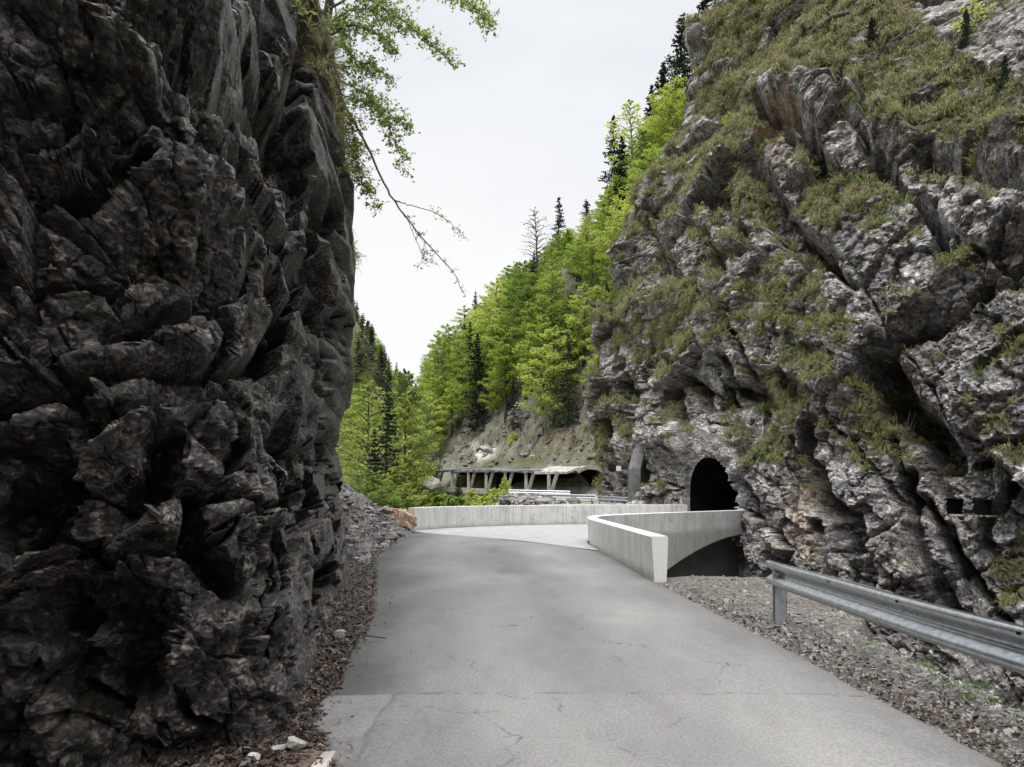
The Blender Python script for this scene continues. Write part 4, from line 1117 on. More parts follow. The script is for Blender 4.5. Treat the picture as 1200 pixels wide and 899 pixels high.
def scatter_stones(name, pts, sizes, mat, label, seed):
    v0, f0 = ico(1); r = np.random.default_rng(seed); n = len(pts)
    V = []; Fc = []; A = []
    base = [v0 * (1 + .35 * r.standard_normal((len(v0), 1))).clip(.5, 1.5) for _ in range(12)]
    for i in range(n):
        a = r.uniform(0, 6.28); c, s = math.cos(a), math.sin(a)
        b = base[i % 12] * np.array([1, r.uniform(.6, 1), r.uniform(.35, .75)]) * sizes[i]
        b = b @ np.array([[c, s, 0], [-s, c, 0], [0, 0, 1]])
        V.append(b + pts[i]); Fc.append(f0 + i * len(v0)); A.append(np.full(len(v0), r.uniform()))
    m = new_mesh(name, np.concatenate(V), np.concatenate(Fc), M[mat], {'rnd': np.concatenate(A)})
    return tag(link(name, m), label, 'gravel', kind='stuff')
r = np.random.default_rng(5)
# right shoulder gravel
n = 15000
yy = 1 / r.uniform(1 / 15.5, 1 / 3.6, n); xx = road_right(yy) + .02 + np.abs(r.normal(0, 1.1, n)) * np.interp(yy, [3, 8, 13], [.6, .9, 1.3])
ok = (xx < 8) & ~((yy > 14.1) & (xx < 3.6)); xx, yy = xx[ok], yy[ok]
sz = np.clip(r.lognormal(-4.55, .5, len(xx)), .006, .06) * np.interp(yy, [3, 12], [.8, 1.3])
scatter_stones('gravel', np.column_stack([xx, yy, near_h(xx, yy) + sz * .2]), sz, 'gravel', 'grey gravel on the right shoulder under the guard rail', 51)
# scree on the left
n = 9000
yy = r.uniform(17, 33, n); xx = road_left(yy) - .1 - np.abs(r.normal(0, 1.7, n))
sz = np.clip(r.lognormal(-3.5, .65, n), .012, .25)
scatter_stones('scree', np.column_stack([xx, yy, near_h(xx, yy) + sz * .15]), sz, 'gravel', 'grey scree between the dark rock wall and the boulder', 52)
# left verge pebbles
n = 2500
yy = 1 / r.uniform(1 / 22, 1 / 4.0, n); xx = road_left(yy) + .05 - np.abs(r.normal(0, .4, n))
sz = np.clip(r.lognormal(-4.6, .5, n), .004, .05)
scatter_stones('pebbles', np.column_stack([xx, yy, near_h(xx, yy) + .035 + sz * .2]), sz, 'gravel', 'pebbles among dead leaves along the rock wall', 53)
# terrace rubble edge
n = 1500
yy = r.uniform(55, 84, n); xx = np.interp(yy, [42, 50, 60, 68, 78, 88], [5, 3.2, .6, -1.2, -.6, 2]) + np.abs(r.normal(0, 1.3, n)) - .3
sz = np.clip(r.lognormal(-1.9, .6, n), .08, .6)
scatter_stones('rubble', np.column_stack([xx, yy, far_h(xx, yy) + sz * .1]), sz, 'gravel', 'pale rubble along the edge of the far terrace', 54)
# loose debris on the hillside
n = 1500
ss = r.uniform(62, 115, n); dd = r.uniform(58.5, 72, n)
xx = .83 * dd - .55 * ss; yy = .55 * dd + .83 * ss
sz = np.clip(r.lognormal(-1.8, .6, n), .08, .8)
scatter_stones('debris', np.column_stack([xx, yy, far_h(xx, yy) + sz * .1]), sz, 'gravel', 'loose broken rock on the slope above the gallery', 55)

# ------------------------------------------------------------------ dead leaves
def leaf_quads(pts, nrm, size, r, curl=.35, up_bias=1.0):
    n = len(pts)
    a = r.standard_normal((n, 3)); a -= (a * nrm).sum(1)[:, None] * nrm; a /= np.linalg.norm(a, axis=1)[:, None]
    b = np.cross(nrm, a)
    L = size[:, None]; W = size[:, None] * r.uniform(.45, .75, (n, 1))
    cu = (r.uniform(-1, 1, (n, 1)) * curl) * L
    v = np.stack([pts - a * L * .5, pts + b * W * .5 + nrm * cu * .5, pts + a * L * .5 + nrm * cu * .3, pts - b * W * .5 + nrm * cu * .5], 1)
    f = np.arange(n * 4).reshape(n, 4)
    t = np.concatenate([f[:, [0, 1, 2]], f[:, [0, 2, 3]]])
    return v.reshape(-1, 3), t
def litter(name, xx, yy, hh, size, label, seed):
    r = np.random.default_rng(seed); n = len(xx)
    nr = np.array([0, 0, 1.]) + .55 * r.standard_normal((n, 3)); nr /= np.linalg.norm(nr, axis=1)[:, None]
    v, t = leaf_quads(np.column_stack([xx, yy, hh]), nr, size, r, .5)
    rn = np.repeat(np.clip(r.normal(.5, .27, n), 0, 1), 4)
    tag(link(name, new_mesh(name, v, t, M['brown_leaf'], {'rnd': rn})), label, 'leaves', kind='stuff')
n = 21000
yy = 1 / r.uniform(1 / 27, 1 / 3.9, n)
wid = np.interp(yy, [3, 5, 7, 12, 20, 27], [.95, .75, .55, .8, .9, .8])
xx = road_left(yy) + .12 - wid * r.beta(1.1, 1.5, n) * 1.5
hh = near_h(xx, yy) + r.uniform(.0, .05, n) + .02
litter('leaf_litter', xx, yy, hh, np.clip(r.normal(.048, .017, n), .015, .1), 'brown dead beech leaves along the foot of the rock wall', 61)
n = 2000
yy = 1 / r.uniform(1 / 13.5, 1 / 3.6, n); xx = road_right(yy) + .05 + np.abs(r.normal(0, .35, n))
litter('leaf_litter', xx, yy, near_h(xx, yy) + r.uniform(.02, .05, n), np.clip(r.normal(.045, .014, n), .02, .08), 'brown dead leaves scattered along the right road edge', 62)
n = 60
yy = 1 / r.uniform(1 / 12, 1 / 4.2, n); xx = road_left(yy) + np.abs(r.normal(0, .22, n))
litter('leaf_litter', xx, yy, yy * 0 + .012, np.clip(r.normal(.045, .012, n), .02, .08), 'few dead leaves blown onto the left edge of the asphalt', 63)

# dry stick on the ground
st = MB()
a = gz(372, 742, .07); b = gz(452, 748, .03)
st.tube([a, a * .6 + b * .4 + [0, 0, .03], b], [.012, .014, .008], 6); st.tube([a * .45 + b * .55 + [0, 0, .02], gz(432, 735, .05), gz(424, 730, .08)], [.008, .006, .004], 5)
tag(st.build('dry_stick', M['bark']), 'dry forked stick lying across the leaf strip onto the asphalt', 'stick')

# drain grate at the bottom left
dg = thing('drain_grate', gz(328, 892, .02) * [1, 1, 0] + [0, -.08, .03], 'rusty iron drain grate among dead leaves at the road edge', 'drain', rz=R(-4))
mb = MB()
for (cx, cy, w, l) in ((-.2, 0, .05, .42), (.2, 0, .05, .42)): mb.box((cx, cy, 0), (w, l, .03))
for cy in (-.21, .21): mb.box((0, cy, 0), (.349, .04, .03))
mb.build('frame', M['rust'], dg, bevel=.004)
for k in range(6):
    mb = MB(); mb.box((0, -.165 + k * .066, -.002), (.345, .034, .026)); mb.build('bar', M['rust'], dg, bevel=.004)
mb = MB(); mb.box((0, 0, -.06), (.34, .38, .02)); mb.build('sump', M['tunnel'], dg)
kb = MB(); kb.box((0, 0, 0), (.16, .4, .03), jit=.01)
tag(kb.build('concrete_block', M['old_concrete'], bevel=.006, loc=gz(372, 894, .02) * [1, 1, 0] + [0.0, -.05, .02]), 'broken pale concrete edging right of the drain grate', 'block')

# ------------------------------------------------------------------ grass
def tufts(name, pts, nrm, blen, nb, wid, droop, mat, label, seed, hang=True, kind='stuff', cat='grass'):
    r = np.random.default_rng(seed); n = len(pts)
    N_ = n * nb
    base = np.repeat(pts, nb, 0) + r.normal(0, 1, (N_, 3)) * np.repeat(blen, nb)[:, None] * .22
    L = np.repeat(blen, nb) * r.uniform(.55, 1.15, N_)
    dirv = np.repeat(nrm, nb, 0) * .8 + r.normal(0, .55, (N_, 3)) + np.array([0, 0, .35])
    dirv /= np.linalg.norm(dirv, axis=1)[:, None]
    p1 = base + dirv * L[:, None] * .5
    d2 = dirv * .55 + np.array([0, 0, -1.0]) * droop * r.uniform(.6, 1.3, (N_, 1))
    p2 = p1 + d2 / (np.linalg.norm(d2, axis=1)[:, None] + 1e-6) * L[:, None] * .55
    side = np.cross(dirv, r.standard_normal((N_, 3))); side /= np.linalg.norm(side, axis=1)[:, None]
    w = (wid * r.uniform(.6, 1.3, N_))[:, None] * side
    v = np.stack([base - w, base + w, p1 + w * .8, p1 - w * .8, p2], 1).reshape(-1, 3)
    i = np.arange(N_)[:, None] * 5
    q = i + np.array([[0, 1, 2, 3]]); t = i + np.array([[3, 2, 4]])
    tr = np.repeat(r.normal(.5, .2, n), nb); rn = np.repeat(np.clip(tr + r.normal(0, .12, N_), 0, 1), 5)
    return tag(link(name, new_mesh(name, v, [t, q], M[mat], {'rnd': rn})), label, cat, kind=kind)
r = np.random.default_rng(77)
vis = (Rpx > 670) & (Rpx < 1215) & (Rpy > -30) & (Rpy < 730) & (RGm > .35) & ~((Rpx > 785) & (Rpx < 880) & (Rpy > 515) & (Rpy < 610)) & ~((Rpx > 1090) & (Rpx < 1180) & (Rpy > 570) & (Rpy < 615))
idx_ = np.nonzero(vis)[0]
# weight by ground area (cells shrink towards the near end)
wgt = np.clip(RC[idx_, 1], 8, 60) ** 2 * (RGm[idx_] ** 1.5) * np.where(RC[idx_, 2] > 22, 2.0, 1)
ch = r.choice(idx_, 8500, p=wgt / wgt.sum())
bl = np.interp(RC[ch, 1], [10, 60], [.22, .6]) * r.uniform(.5, 1.5, len(ch))
tufts('grass', RC[ch], RN[ch], bl, 34, .010 * np.repeat(np.interp(RC[ch, 1], [10, 60], [.6, 2.4]), 34), 1.0, 'tussock', 'brown and olive tussock grass on the ledges of the right cliff', 78)
g2 = r.choice(idx_, 900, p=(wgt * (RN[idx_, 2] > .35)) / (wgt * (RN[idx_, 2] > .35)).sum())
tufts('grass', RC[g2], RN[g2], r.uniform(.2, .4, len(g2)), 22, .014 * np.repeat(np.interp(RC[g2, 1], [10, 60], [.8, 2.2]), 22), .5, 'green_grass', 'fresh green grass on the ledges of the right cliff', 79)
lv = np.nonzero((LGm > .35) & (Lpx > 330) & (Lpx < 430) & (Lpy > -40) & (Lpy < 260) & (LC[:, 1] > 12))[0]
ch = r.choice(lv, 240)
tufts('grass', LC[ch], LN[ch], r.uniform(.12, .34, len(ch)), 20, .009, 1.2, 'tussock', 'green and olive grass along the top edge of the dark rock wall', 80)
xs_ = []; 
cent = [gz(1035, 765, -.1), gz(1060, 775, -.1), gz(1085, 785, -.12), gz(1110, 795, -.12), gz(1128, 803, -.1), gz(1150, 822, -.1), gz(1165, 830, -.1), gz(1185, 838, -.1), gz(1195, 842, -.1), gz(1050, 752, -.2), gz(1000, 735, -.05)]
pts = np.concatenate([c + r.normal(0, 1, (9, 3)) * [.2, .3, 0] for c in cent]); pts[:, 2] = near_h(pts[:, 0], pts[:, 1])
tufts('grass', pts, np.tile([0, 0, 1.], (len(pts), 1)), r.uniform(.05, .16, len(pts)), 14, .003, .5, 'green_grass', 'fresh green grass in the right verge below the guard rail', 81)

# ------------------------------------------------------------------ trees
def frame_quads(pts, nr, sx, sy, r):
    n = len(pts)
    a = r.standard_normal((n, 3)); a -= (a * nr).sum(1)[:, None] * nr; a /= np.linalg.norm(a, axis=1)[:, None] + 1e-9
    b = np.cross(nr, a)
    a = a * sx[:, None] * .5; b = b * sy[:, None] * .5
    v = np.stack([pts - a, pts + b, pts + a, pts - b], 1).reshape(-1, 3)
    return v, np.arange(n * 4).reshape(n, 4)

def broadleaf(seed, H, Rw, nbr, per, leaf, mat, low=.15, ragged=1.0):
    r = np.random.default_rng(seed)
    tr = MB()
    lean = r.normal(0, .03, 2) * H
    hs = np.linspace(0, H * .93, 8)
    tp = np.column_stack([lean[0] * (hs / H) ** 2 + .04 * np.sin(hs + seed), lean[1] * (hs / H) ** 2, hs])
    tr.tube(tp, np.interp(hs, [0, H], [H * .016, .02]), 7)
    allp = []; 
    for i in range(nbr):
        t = (i + r.uniform(0, 1)) / nbr
        hh = H * (low + (1 - low) * t * .98)
        rr = Rw * (math.sin(math.pi * min(1, t * .80 + .20)) ** .75 + .06) * r.uniform(.6, 1.15)
        az = i * 2.399 + r.uniform(-.5, .5)
        c0 = np.array([np.interp(hh * .9, hs, tp[:, 0]), np.interp(hh * .9, hs, tp[:, 1]), hh - rr * .3])
        e = c0 + np.array([math.cos(az) * rr, math.sin(az) * rr, rr * r.uniform(.18, .5)])
        mid = c0 * .5 + e * .5 + np.array([0, 0, rr * .12])
        tr.tube([c0, mid, e], [H * .005, H * .003, .008], 4, cap=False)
        m = int(per * (rr / Rw + .25) * r.uniform(.6, 1.3))
        u = r.beta(2.0, 1.1, m) * 1.08
        bp = ((1 - u) ** 2)[:, None] * c0 + (2 * u * (1 - u))[:, None] * mid + (u ** 2)[:, None] * e
        # sprays: side twigs give the fan shape
        lat = np.array([-math.sin(az), math.cos(az), 0])
        k = r.integers(0, 7, m); off = (k - 3) / 3.0 * rr * .34 * (1.25 - u) + r.normal(0, .06 * rr, m)
        bp = bp + lat * off[:, None] + np.column_stack([r.normal(0, .05 * rr, (m, 2)), r.normal(-.02, .035 * rr + .05, m) - .10 * np.abs(off)])
        allp.append(bp)
    pts = np.concatenate(allp); n = len(pts)
    nr = np.array([0, 0, 1.]) + .5 * r.standard_normal((n, 3)); nr /= np.linalg.norm(nr, axis=1)[:, None]
    s = leaf * r.uniform(.6, 1.4, n)
    v, f = frame_quads(pts, nr, s, s * .7, r)
    return tr.mesh('trunk', M['bark'], True), new_mesh('crown', v, f, M[mat])

def conifer(seed, H, Rw, mat='spruce', dens=1.0, bare=.0, needle=.26):
    r = np.random.default_rng(seed)
    tr = MB(); tr.tube([(0, 0, 0), (.02 * H * r.uniform(-1, 1), 0, H * .5), (0, 0, H)], [H * .014, H * .008, .015], 7)
    P_, Nn, SX, SY = [], [], [], []
    h = H * (.06 + bare)
    while h < H * .985:
        t = h / H; L = Rw * (1 - t) ** .8 * r.uniform(.75, 1.2) + .06
        k = r.integers(5, 8)
        for j in range(k):
            if r.uniform() < .12: continue
            az = r.uniform(0, 6.283); Lb = L * r.uniform(.65, 1.15)
            m = max(4, int(26 * dens * Lb / (Rw * .6) + 3))
            u = r.uniform(.1, 1, m)
            dr = -.28 - .25 * (1 - t)
            bp = np.column_stack([math.cos(az) * u * Lb, math.sin(az) * u * Lb, h + dr * u * Lb + .28 * u ** 2.5 * Lb])
            lat = np.array([-math.sin(az), math.cos(az), 0]); off = r.normal(0, .20, m) * Lb * (1.1 - u) 
            bp = bp + lat * off[:, None] + np.column_stack([np.zeros((m, 2)), -np.abs(r.normal(0, .12, m)) * (1 - .5 * t) - .15 * np.abs(off)])
            P_.append(bp)
            Nn.append(np.array([0, 0, 1.]) + .6 * r.standard_normal((m, 3)))
            if Lb > .5 and j < 3: tr.tube([(0, 0, h), bp[np.argmax(u)]], [.03, .008], 3, cap=False)
        h += (.30 + .18 * (1 - t)) * H / 14 * r.uniform(.8, 1.2)
    pts = np.concatenate(P_); nr = np.concatenate(Nn); nr /= np.linalg.norm(nr, axis=1)[:, None]
    s = needle * H / 14 * r.uniform(.6, 1.4, len(pts))
    v, f = frame_quads(pts, nr, s * 1.3, s * .55, r)
    return tr.mesh('trunk', M['bark'], True), new_mesh('crown', v, f, M[mat])

def plant_tree(kind, pair, loc, scale, label, group, rz=None, cat='tree', sxy=None):
    o = thing(kind, loc, label, cat, group, random.uniform(0, 6.28) if rz is None else rz)
    sxy = sxy or scale * random.uniform(.88, 1.12)
    o.scale = (sxy, sxy, scale)
    link('trunk', pair[0], o); link('crown', pair[1], o)
    return o

BL = [broadleaf(900 + i, 13, w * 1.15, 46, 190, .25, 'beech', lo) for i, (w, lo) in enumerate(((3.4, .14), (2.7, .22), (3.9, .12), (2.4, .28), (3.1, .10), (3.3, .3)))]
BLN = [broadleaf(950 + i, 12, w, 90, 210, .20, 'maple', lo) for i, (w, lo) in enumerate(((3.0, .06), (3.6, .1), (2.6, .15)))]
BARE = broadleaf(990, 13, 2.6, 60, 10, .2, 'bud', .3)
SPARSE = broadleaf(991, 13, 3.2, 46, 42, .32, 'beech', .3)
SPARSE_NEAR = broadleaf(992, 13, 3.4, 50, 90, .22, 'maple', .25)
CN = [conifer(970 + i, 15, w, dens=1.0, bare=b) for i, (w, b) in enumerate(((3.0, 0), (3.7, .02), (2.5, .06)))]
CTHIN = conifer(980, 16, 2.7, dens=.9, bare=.12, needle=.24)
SHRUB = [broadleaf(1000 + i, 2.4, 1.3, 34, 60, .22, 'beech', .02) for i in range(2)]
SAPL = conifer(985, 3.0, 1.0, dens=.6, needle=.5)

sky_x = [495, 512, 540, 560, 600, 630, 650, 700, 728, 745, 790, 815, 850]
sky_y = [430, 388, 372, 350, 316, 298, 288, 256, 200, 180, 95, 30, -60]
def top_px(loc, h): return proj(np.array([loc[0], loc[1], loc[2] + h]))

G1 = 'broadleaf trees on the forest slope'; G2 = 'dark spruces on the forest slope'
placed = []
def far_enough(x, y, dmin):
    return all((x - a) ** 2 + (y - b) ** 2 > dmin * dmin for a, b in placed)
def spot(px, py_top, Z, h):
    """tree of height h whose top sits at this direction; base taken down to the slope by moving in depth"""
    best = None
    for zz in np.linspace(Z * .75, Z * 1.35, 60):
        x = (px - 600) / F * zz; g = float(far_h(np.array([x]), np.array([zz]))[0])
        top = CH + (HY - py_top) / F * zz
        e = abs(top - g - h)
        if best is None or e < best[0]: best = (e, x, zz, g, top - g)
    _, x, zz, g, hh = best
    return (x, zz, g - .2), float(np.clip(hh + .2, .6 * h, 1.5 * h))
def named(kind, pair, px, py, Z, h, base_h, label, group=None):
    loc, hh = spot(px, py, Z, h); placed.append((loc[0], loc[1]))
    return plant_tree(kind, pair, loc, hh / base_h, label, group, sxy=hh / base_h * (1.25 if 'spruce' in kind else 1.0))
named('spruce_tree', CTHIN, 655, 229, 150, 17, 16, 'slim dark spruce rising above the pale beeches, beside the broad spruce')
named('spruce_tree', CN[1], 687, 232, 150, 15, 15, 'broad dark spruce on the skyline just right of the slim one')
named('bare_tree', BARE, 630, 242, 150, 17, 13, 'leafless grey tree standing out of the forest skyline')
named('spruce_tree', CTHIN, 719, 133, 135, 21, 16, 'tallest thin spruce on the skyline left of the cliff')
named('spruce_tree', CN[2], 729, 158, 132, 17, 15, 'narrow spruce close behind the tallest thin one')
named('spruce_tree', CN[0], 764, 98, 120, 19, 15, 'dense dark spruce against the cliff edge with a straight trunk')
named('spruce_tree', CN[0], 777, 72, 122, 17, 15, 'second dense dark spruce higher up along the cliff edge')
named('spruce_tree', CN[1], 800, 14, 118, 17, 15, 'dark spruce beside the overhanging block at the cliff top')
named('spruce_tree', CN[1], 826, -14, 116, 17, 15, 'dark spruce cut off by the top of the picture above the block')
named('spruce_tree', CN[0], 846, -30, 116, 17, 15, 'dark spruce behind the grassy top of the cliff')
named('beech_tree', SPARSE, 752, 150, 122, 15, 13, 'thin yellow green tree with sparse leaves in front of the dark spruces')
named('beech_tree', BL[3], 790, 110, 116, 12, 13, 'bright green tree squeezed between dark spruces and the cliff')
named('beech_tree', SPARSE, 742, 115, 135, 15, 13, 'airy pale tree with see-through crown left of the dense spruces')
r = np.random.default_rng(123)
cnt = 0
cand = []
for _ in range(9000):
    d = r.uniform(63.5, 106); s = r.uniform(62, 150)
    x = .83 * d - .55 * s; y = .55 * d + .83 * s
    if x / y * F + 600 < 500 or x / y * F + 600 > 800: continue
    cand.append((x, y))
for (x, y) in cand:
    if cnt >= 165: break
    if not far_enough(x, y, 3.6): continue
    g = float(far_h(np.array([x]), np.array([y]))[0])
    con = r.uniform() < .10
    h = r.uniform(9, 16.5)
    px, pt = top_px((x, y, g), h)
    sk = np.interp(px, sky_x, sky_y)
    pb = proj(np.array([x, y, g]))[1]
    if pb < sk + 12: continue
    if pt < sk: h = max(6.5, (sk + r.uniform(-14, 16) - pb) / -F * y); 
    if proj(np.array([x, y, g + h]))[1] < sk - 16: continue
    if not con and pb > np.interp(px, [500, 530, 560, 600, 650, 700, 740], [545, 522, 508, 494, 500, 488, 400]): continue
    placed.append((x, y)); cnt += 1
    if con: plant_tree('spruce_tree', CN[r.integers(0, 3)], (x, y, g - .3), h * 1.1 / 15, 'dark spruce standing among pale green beeches on the forest slope', G2)
    else: plant_tree('beech_tree', BL[r.integers(0, 6)], (x, y, g - .3), h / 13, 'bright spring green beech in the dense forest on the slope', G1)
# nearer trees left of the gorge, seen between the dark wall and the parapet
def near_tree(kind, pair, px, top, Z, base_z, base_h, label, sx=1.0):
    x = (px - 600) / F * Z; zt = CH + (HY - top) / F * Z; h = zt - base_z
    return plant_tree(kind, pair, (x, Z, base_z), h / base_h, label, None, sxy=h / base_h * sx)
near_tree('beech_tree', SPARSE_NEAR, 432, 442, 74, -4, 13, 'pale airy broadleaf tree next to the dark rock wall', 1.0)
near_tree('spruce_tree', CN[0], 455, 448, 62, -4, 15, 'dark spruce between two bright broadleaf trees beyond the boulder', .85)
near_tree('spruce_tree', CN[2], 439, 500, 56, -4, 15, 'shorter dark spruce in front of the pale airy tree', .9)
near_tree('beech_tree', BLN[0], 474, 458, 84, -4, 12, 'tall yellow green beech above the boulder', .8)
near_tree('beech_tree', BLN[1], 477, 428, 108, -3, 12, 'tall green beech left of the gallery end', .6)
near_tree('beech_tree', BLN[2], 466, 545, 50, -3.5, 12, 'small bright beech right behind the brown boulder', 1.25)
near_tree('beech_tree', BLN[1], 428, 548, 44, -3, 12, 'low bright beech beside the scree', 1.2)
near_tree('beech_tree', BLN[0], 448, 556, 47, -3, 12, 'leafy young beech just above the scree', 1.2)
near_tree('spruce_tree', CN[1], 470, 545, 58, -4, 15, 'young dark spruce behind the boulder', 1.1)
near_tree('beech_tree', BL[4], 500, 458, 132, 8, 13, 'green beech on the slope edge above the left gallery end', 1.0)
near_tree('beech_tree', BL[0], 470, 492, 100, -4, 13, 'bright beech behind the tall yellow green one', 1.0)
near_tree('beech_tree', BL[2], 420, 500, 95, -4, 13, 'pale green beech half hidden by the dark rock wall', 1.0)
near_tree('spruce_tree', SAPL, 537, 556, 88, -.4, 3.0, 'small young spruce in front of the gallery pillars', .8)
for k, (px, top, Z, w) in enumerate(((520, 577, 88, 1), (553, 573, 86, .8), (578, 570, 84, .7), (591, 558, 90, .5), (565, 579, 80, .9), (540, 580, 80, .8), (510, 580, 88, .9), (527, 583, 78, .8), (602, 576, 84, .5))):
    x = (px - 600) / F * Z; g = float(far_h(np.array([x]), np.array([float(Z)]))[0]); g = min(g, 1.0)
    h = CH + (HY - top) / F * Z - g
    plant_tree('shrub', SHRUB[k % 2], (x, Z, g - .1), h / 2.4, 'leafy green shrub on the bank below the gallery pillars', 'shrubs below the gallery', cat='shrub', sxy=h / 2.4 * w)
for k, (px, py, Z, h) in enumerate(((512, 545, 103, 2.5), (505, 530, 108, 3.5), (602, 512, 112, 2), (655, 535, 104, 1.5), (620, 470, 118, 3), (670, 455, 112, 4))):
    x = (px - 600) / F * Z; g = float(far_h(np.array([x]), np.array([float(Z)]))[0])
    plant_tree('shrub', SHRUB[k % 2], (x, Z, g - .2), h / 2.4, 'green shrub on the rocky slope above the gallery', 'shrubs above the gallery', cat='shrub')
# far valley side
def joined(pair, name):
    ms = []; V = []; Q = []; T = []; nv = 0
    m = pair[1]
    return m
G3 = 'far trees on the left valley side'
n3 = 0
for _ in range(6000):
    if n3 >= 190: break
    y = r.uniform(170, 345); x = r.uniform(-.225, -.10) * y
    g = float(far_h(np.array([x]), np.array([y]))[0]); px, pb = proj(np.array([x, y, g]))
    if g < 2: continue
    h = r.uniform(10, 17); pt = proj(np.array([x, y, g + h]))[1]
    sk = np.interp(px, [405, 415, 440, 460, 480, 500], [335, 352, 390, 425, 445, 440])
    if pt < sk - 4 or not far_enough(x, y, 4.5): continue
    placed.append((x, y)); n3 += 1
    con = r.uniform() < .5
    o = link('spruce_tree' if con else 'broadleaf_tree', (CN[n3 % 3] if con else BLF[n3 % 2])[1] if False else (CN[n3 % 3][1] if con else BL[n3 % 5][1]), loc=(x, y, g - .5))
    o.scale = (h / 14,) * 3; o.rotation_euler = (0, 0, r.uniform(0, 6.28))
    tag(o, 'tiny dark spruce on the far left valley side' if con else 'tiny green broadleaf tree on the far left valley side', 'tree', G3)

# saplings and brush on the right cliff
def on_cliff(px, py):
    k = np.argmin(np.where((RC[:, 1] > 8), (Rpx - px) ** 2 + (Rpy - py) ** 2, 1e9)); return RC[k]
for px, py, h, lab in ((1020, 55, 2.0, 'small young spruce growing on the grassy top of the right cliff'), (1132, 50, 1.9, 'bright young spruce by the pale rock slab at the top right'), (1178, 98, 1.5, 'dark young spruce at the right end of the top ledge'), (903, 25, 1.6, 'dark young spruce near the upper rim of the cliff'), (1045, 250, .01, ''), (905, 410, 1.6, 'thin young spruce on the grassy slope above the tunnel')):
    if not lab: continue
    plant_tree('spruce_sapling', SAPL, on_cliff(px, py) - [0, 0, .1], h * .75 / 3.0, lab, None, cat='sapling')
SMB = broadleaf(1010, 2.0, .9, 18, 30, .12, 'beech', .05)
for px, py, h, lab in ((855, 150, 1.2, 'small green bush on the cliff left of the orange rock scar'), (1138, 30, 1.5, 'light green bush behind the bright young spruce'), (705, 358, 1.6, 'small green bush beside the uprooted stump on the cliff edge'), (755, 262, 1.4, 'yellow green bush on the cliff shoulder below the spruces')):
    plant_tree('bush', SMB, on_cliff(px, py) - [0, 0, .1], h / 2.0, lab, None, cat='bush')
# uprooted stump, dead log, bare brush
c = on_cliff(697, 352) + np.array([-.3, -.3, .2])
mb = MB(); mb.tube([c + [.9, 0, -.1], c, c + [-.75, 0, .1], c + [-1.2, 0, .75]], [.22, .26, .16, .05], 8); mb.tube([c, c + [.3, -.2, .35]], [.14, .05], 6)
tag(mb.build('tree_stump', M['bark'], smooth=True), 'dark uprooted stump on the left edge of the cliff', 'stump')
c = on_cliff(985, 28) + np.array([-.2, -.4, .15])
mb = MB(); mb.tube([c + [-1.3, .4, -.55], c + [-.5, 0, 0], c + [.8, -.3, .18], c + [2.0, -.5, .2]], [.16, .14, .09, .03], 7); mb.tube([c + [-.5, 0, 0], c + [-1.0, 0, .6]], [.08, .03], 5); mb.tube([c + [.4, -.2, .1], c + [.7, -.2, -.5]], [.06, .02], 5)
tag(mb.build('dead_log', M['bark'], smooth=True), 'dead grey log lying across the grassy top of the cliff', 'log')
def brush(c, h, n, seed, label):
    r = np.random.default_rng(seed); mb = MB()
    for _ in range(n):
        a = r.uniform(-1.0, 1.0); l = h * r.uniform(.5, 1)
        e = c + np.array([math.sin(a) * l * .6, r.normal(0, .15), l])
        mb.tube([c, (c + e) / 2 + r.normal(0, .06, 3), e], [.018, .012, .005], 4, cap=False)
        for _ in range(3):
            f = c + (e - c) * r.uniform(.4, .9); mb.tube([f, f + np.array([r.normal(0, .2), r.normal(0, .1), r.uniform(.05, .3)]) * h * .4], [.008, .003], 3, cap=False)
    tag(mb.build('bare_bush', M['bark']), label, 'bush')
brush(on_cliff(848, 372) + np.array([-.2, -.3, 0]), 2.4, 14, 3, 'leafless twiggy bush on the grassy shoulder of the cliff')
brush(on_cliff(878, 215) + np.array([-.2, -.3, 0]), 2.0, 8, 4, 'bare twigs hanging by the dark hollow below the orange scar')
brush(on_cliff(1048, 520) + np.array([-.2, -.3, 0]), 1.3, 7, 5, 'bare twigs in the dark cleft of the right cliff')

# ------------------------------------------------------------------ overhanging tree, upper left
ot = thing('overhanging_beech', P(360, 60, 20), 'young leafed beech hanging over the road from the top of the dark wall', 'tree')
OO = P(360, 60, 20)
limb = MB(); twig = MB(); LP = []; 
r = np.random.default_rng(31)
def pl3(pts, z0, z1, n=18):
    a = np.array([P(x, y, z) for (x, y), z in zip(pts, np.linspace(z0, z1, len(pts)))])
    k = len(a); s = np.linspace(0, k - 1, n)
    sp_ = spline(np.column_stack([a[:, 0], a[:, 1]]), n); sz_ = spline(np.column_stack([a[:, 1], a[:, 2]]), n)
    return np.column_stack([sp_[:, 0], sp_[:, 1], sz_[:, 1]])
def leaves_at(p, n, spread, size=.062):
    for _ in range(n):
        LP.append((p + r.normal(0, spread, 3), size * r.uniform(.6, 1.35)))
trunkp = pl3([(352, 96), (372, 60), (385, 10), (392, -60)], 20, 19)
trk = MB(); trk.tube(trunkp - OO, np.linspace(.16, .10, len(trunkp)), 8)
